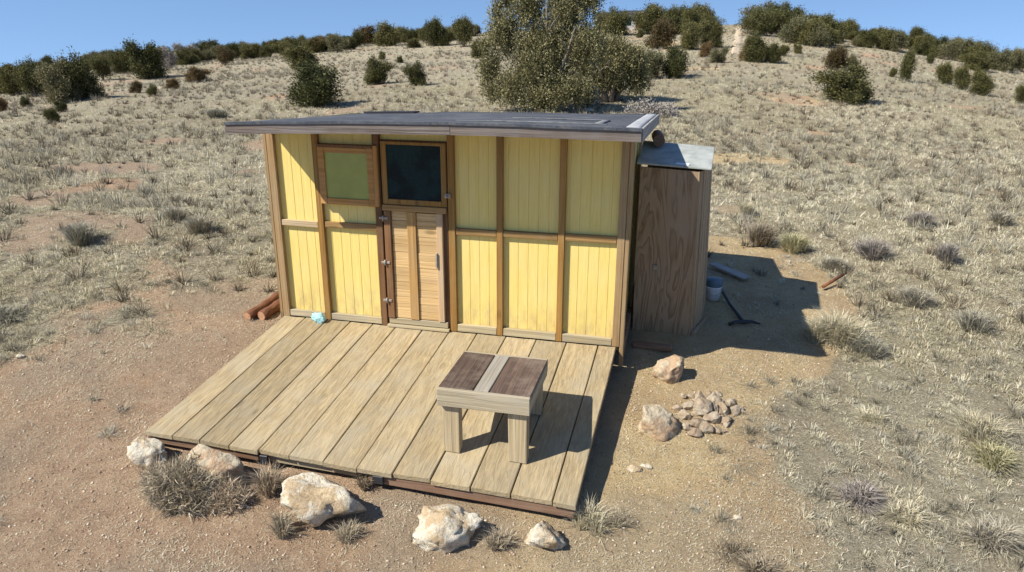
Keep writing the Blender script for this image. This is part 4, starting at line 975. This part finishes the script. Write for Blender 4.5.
# things around the shed
x, y, z = 3.83, 1.62, 0
lg = MB().tube([(3.90, 1.55, 1.87), (3.86, 1.95, 1.88)], .066, 16).build('log_piece', W_UNDER); tag(lg, 'short round log piece lying on the shed roof against the cabin', 'log')
MB().hexa([(4.10, 1.0, 1.698), (4.24, .96, 1.694), (4.26, 1.03, 1.699), (4.12, 1.07, 1.703), (4.10, 1.0, 1.712), (4.24, .96, 1.708), (4.26, 1.03, 1.713), (4.12, 1.07, 1.717)], .002).build('wood_scrap', M_WHITE)
tag(bpy.data.objects['wood_scrap'], 'small white scrap lying on the front edge of the shed roof', 'scrap')
# bucket
bxp, byp = 4.665, 2.02; bz = gz(bxp, byp)
bk = empty('bucket', (bxp, byp, bz), 'white bucket with a dark blue upper part standing in the shade behind the shed', 'bucket')
def lathe(prof, n=28):
    bm = bmesh.new(); R = [[bm.verts.new((bxp+r*math.cos(k*2*math.pi/n), byp+r*math.sin(k*2*math.pi/n), bz+z)) for k in range(n)] for r, z in prof]
    for a, b in zip(R[:-1], R[1:]):
        for k in range(n): bm.faces.new((a[k], a[(k+1) % n], b[(k+1) % n], b[k])).smooth = True
    bm.faces.new(R[0][::-1]); bm.faces.new(R[-1]); return bm
for nm, pf, mt_ in (('body', [(.082, 0), (.094, .155), (.098, .16), (.098, .172), (.09, .172), (.08, .03)], M_WHITE), ('lid', [(.098, .173), (.101, .178), (.101, .25), (.095, .262), (.02, .27)], M_BLUEP)):
    bm = lathe(pf); me = bpy.data.meshes.new(nm); bm.to_mesh(me); bm.free(); link(nm, me, mt_, bk)
hb = MB().tube([(bxp+.103*math.cos(t), byp-.02-.10*math.sin(t)*.7, bz+.16-.09*math.sin(t)) for t in np.linspace(0, math.pi, 12)], .003, 6).build('handle', M_METAL, bk)
# grey board
xa, ya = pxy(712, 268); xb, yb = pxy(746, 282)
d = Vector((xb-xa, yb-ya, 0)); n = Vector((-d.y, d.x, 0)).normalized()*.07; c0 = Vector((xa, ya, gz(xa, ya)+.05)); c1 = Vector((xb, yb, gz(xb, yb)+.04))
up = Vector((0, 0, .025))
o = MB().hexa([c0-n, c1-n, c1+n, c0+n, c0-n+up, c1-n+up, c1+n+up, c0+n+up], .003).build('loose_board', W_GREYB); tag(o, 'grey board lying on the shaded ground behind the shed', 'board')
xa, ya = pxy(722, 277); xb, yb = pxy(738, 262)
# mattock
hx, hy = pxy(743, 326); tx, ty = pxy(716, 291)
pk = empty('pickaxe', (hx, hy, gz(hx, hy)), 'dark long-handled pickaxe lying on the shaded ground beside the bucket', 'pickaxe')
MB().tube([(hx, hy, gz(hx, hy)+.045), ((hx+tx)/2, (hy+ty)/2, gz((hx+tx)/2, (hy+ty)/2)+.05), (tx, ty, gz(tx, ty)+.12)], [.019, .017, .021], 10).build('handle', M_BLACK, pk)
dd = Vector((tx-hx, ty-hy, 0)).normalized(); pp = Vector((-dd.y, dd.x, 0)); hc = Vector((hx, hy, gz(hx, hy)+.05))
MB().tube([hc-pp*.20-Vector((0, 0, .03)), hc-pp*.1, hc, hc+pp*.1, hc+pp*.17-Vector((0, 0, .03))], [.008, .02, .028, .02, .022], 8).build('head', M_BLACK, pk)
# reddish stick at the tip of the shadow
xa, ya = pxy(822, 291); xb, yb = pxy(842, 283)
o = MB().tube([(xa, ya, gz(xa, ya)+.05), (xb, yb, gz(xb, yb)+.12)], .022, 8).build('red_stick', M_LOG); tag(o, 'short reddish stick poking out of the grass at the tip of the cabin shadow', 'stick')
xa, ya = pxy(742, 231); xb, yb = pxy(752, 248)
o = MB().tube([(xa, ya, gz(xa, ya)+.28), (xb, yb, gz(xb, yb)+.03)], .02, 8).build('dark_stick', M_BARK); tag(o, 'dark dead stick leaning in the brown shrub beyond the shadow', 'stick')
o = MB().box(3.80, 4.22, .55, .66, gz(4, .6)-.01, gz(4, .6)+.05, .01, .006).build('timber_block', W_UNDER); tag(o, 'dark timber offcut lying at the foot of the shed front', 'timber')
# two logs beside the left wall
for k, (a, b, r, lab) in enumerate((((262, 320), (290, 300), .06, 'front one of two red-brown logs beside the left cabin wall'), ((248, 320), (280, 299), .055, 'rear one of two red-brown logs beside the left cabin wall'))):
    xa, ya = pxy(*a); xb, yb = pxy(*b); n = 9
    if k == 0: xb = min(xb, -.16)
    pts = [(xa+(xb-xa)*i/n+.008*math.sin(i*2), ya+(yb-ya)*i/n, gz(xa+(xb-xa)*i/n, ya+(yb-ya)*i/n)+r*.8) for i in range(n+1)]
    e = empty('log', pts[0], lab, 'log'); MB().tube(pts, [r*(1+.08*math.sin(i*1.7)) for i in range(n+1)], 14).build('bark', M_LOG, e)
    d = (Vector(pts[0])-Vector(pts[1])).normalized()*.003
    MB().tube([Vector(pts[0])+d, Vector(pts[0])+d*1.5], r*.9, 14).build('cut_end', M_LOGEND, e)
# pale teal crumpled cloth at the foot of the wall
me = rock_mesh('crumpled_cloth', (.085, .055, .065), 207, rough=.5, sub=4, cuts=9)
o = link('crumpled_cloth', me, M_TEAL); o.location = (.44, -.085, .045); tag(o, 'crumpled pale teal cloth on the deck at the foot of the second stud', 'cloth')

# ------------------------------------------------------------ small hut on the ridge
hxp, hyp, hz_, ht = at(633, 30)
hz0 = hz_; hut = empty('distant_hut', (hxp, hyp, hz0), 'small flat-roofed hut among the trees on the ridge', 'hut')
s = ht/FPX
def hb_(x0, x1, y0, y1, z0, z1, nm, mt__): MB().box(hxp+x0*s, hxp+x1*s, hyp+y0*s, hyp+y1*s, hz0+z0*s, hz0+z1*s, .01).build(nm, mt__, hut)
M_HUT = plain('pale_hut_wall', (.42, .40, .37), .8, .2, 2)
hb_(-10, 10, 0, 20, -3, 14, 'wall', M_HUT); hb_(-13, 12, -4, 22, 14.1, 17, 'roof', M_ROOF); hb_(-8, -2, -.3, -.05, 4, 11, 'window', M_GLASS); hb_(2, 6, -.3, -.05, 0, 11, 'door', W_REDZ)

# ------------------------------------------------------------ sun, sky, view
sd = Vector((.80, .63, -1.0)).normalized()
ld = bpy.data.lights.new('sun', 'SUN'); ld.energy = 4.6; ld.angle = math.radians(.5); ld.color = (1., .945, .84)
lo = bpy.data.objects.new('sun', ld); COL.objects.link(lo); lo.rotation_euler = sd.to_track_quat('-Z', 'Y').to_euler(); lo.location = (-20, -16, 25)
w = bpy.data.worlds.new('World'); C.world = w; w.use_nodes = True; nt = w.node_tree
bg = nt.nodes['Background']; sky = nt.nodes.new('ShaderNodeTexSky'); sky.sky_type = 'NISHITA'; sky.sun_disc = False
sky.sun_elevation = math.asin(-sd.z); sky.sun_rotation = math.atan2(-sd.x, -sd.y) % (2*math.pi); sky.altitude = 1900; sky.air_density = 1.15; sky.dust_density = 0.; sky.ozone_density = 4.
tc = nt.nodes.new('ShaderNodeTexCoord'); sp = nt.nodes.new('ShaderNodeSeparateXYZ'); cb = nt.nodes.new('ShaderNodeCombineXYZ')
nt.links.new(tc.outputs['Generated'], sp.inputs[0])
ma = nt.nodes.new('ShaderNodeMath'); ma.operation = 'MULTIPLY_ADD'; ma.inputs[1].default_value = .9; ma.inputs[2].default_value = .22
mx = nt.nodes.new('ShaderNodeMath'); mx.operation = 'MAXIMUM'; mx.inputs[1].default_value = .04
nt.links.new(sp.outputs[2], ma.inputs[0]); nt.links.new(ma.outputs[0], mx.inputs[0])
nt.links.new(sp.outputs[0], cb.inputs[0]); nt.links.new(sp.outputs[1], cb.inputs[1]); nt.links.new(mx.outputs[0], cb.inputs[2])
nt.links.new(cb.outputs[0], sky.inputs['Vector'])
# two small wisps of cloud low over the ridge
nz = nt.nodes.new('ShaderNodeTexNoise'); nz.inputs['Scale'].default_value = 9; nz.inputs['Detail'].default_value = 6
mp = nt.nodes.new('ShaderNodeMapping'); mp.inputs['Scale'].default_value = (1, 1, 4); nt.links.new(tc.outputs['Generated'], mp.inputs['Vector']); nt.links.new(mp.outputs[0], nz.inputs['Vector'])
last = sky.outputs[0]
for az, el, ra, re_, colr in ((.335, .072, .085, .016, (3.6, 4.4, 5.6, 1)), (.04, .052, .04, .008, (6., 6.6, 7.2, 1))):
    v3 = nt.nodes.new('ShaderNodeVectorMath'); v3.operation = 'SUBTRACT'; v3.inputs[1].default_value = (math.sin(az), math.cos(az), el); nt.links.new(tc.outputs['Generated'], v3.inputs[0])
    v4 = nt.nodes.new('ShaderNodeVectorMath'); v4.operation = 'MULTIPLY'; v4.inputs[1].default_value = (1/ra, 1/ra*.6, 1/re_); nt.links.new(v3.outputs[0], v4.inputs[0])
    v5 = nt.nodes.new('ShaderNodeVectorMath'); v5.operation = 'LENGTH'; nt.links.new(v4.outputs[0], v5.inputs[0])
    m1 = nt.nodes.new('ShaderNodeMath'); m1.operation = 'MULTIPLY_ADD'; m1.inputs[1].default_value = -.55; nt.links.new(v5.outputs['Value'], m1.inputs[0]); nt.links.new(nz.outputs[0], m1.inputs[2])
    cr = nt.nodes.new('ShaderNodeValToRGB'); cr.color_ramp.elements[0].position = .05; cr.color_ramp.elements[1].position = .45; cr.color_ramp.elements[1].color = (.7, .7, .7, 1); nt.links.new(m1.outputs[0], cr.inputs[0])
    mc = nt.nodes.new('ShaderNodeMix'); mc.data_type = 'RGBA'; mc.inputs[7].default_value = colr
    nt.links.new(cr.outputs[0], mc.inputs[0]); nt.links.new(last, mc.inputs[6]); last = mc.outputs[2]
nt.links.new(last, bg.inputs['Color'])
bg.inputs['Strength'].default_value = .105
C.view_settings.view_transform = 'Standard'; C.view_settings.look = 'None'; C.view_settings.exposure = .66; C.view_settings.gamma = 1; C.view_settings.use_curve_mapping = False
C.cycles.max_bounces = 6
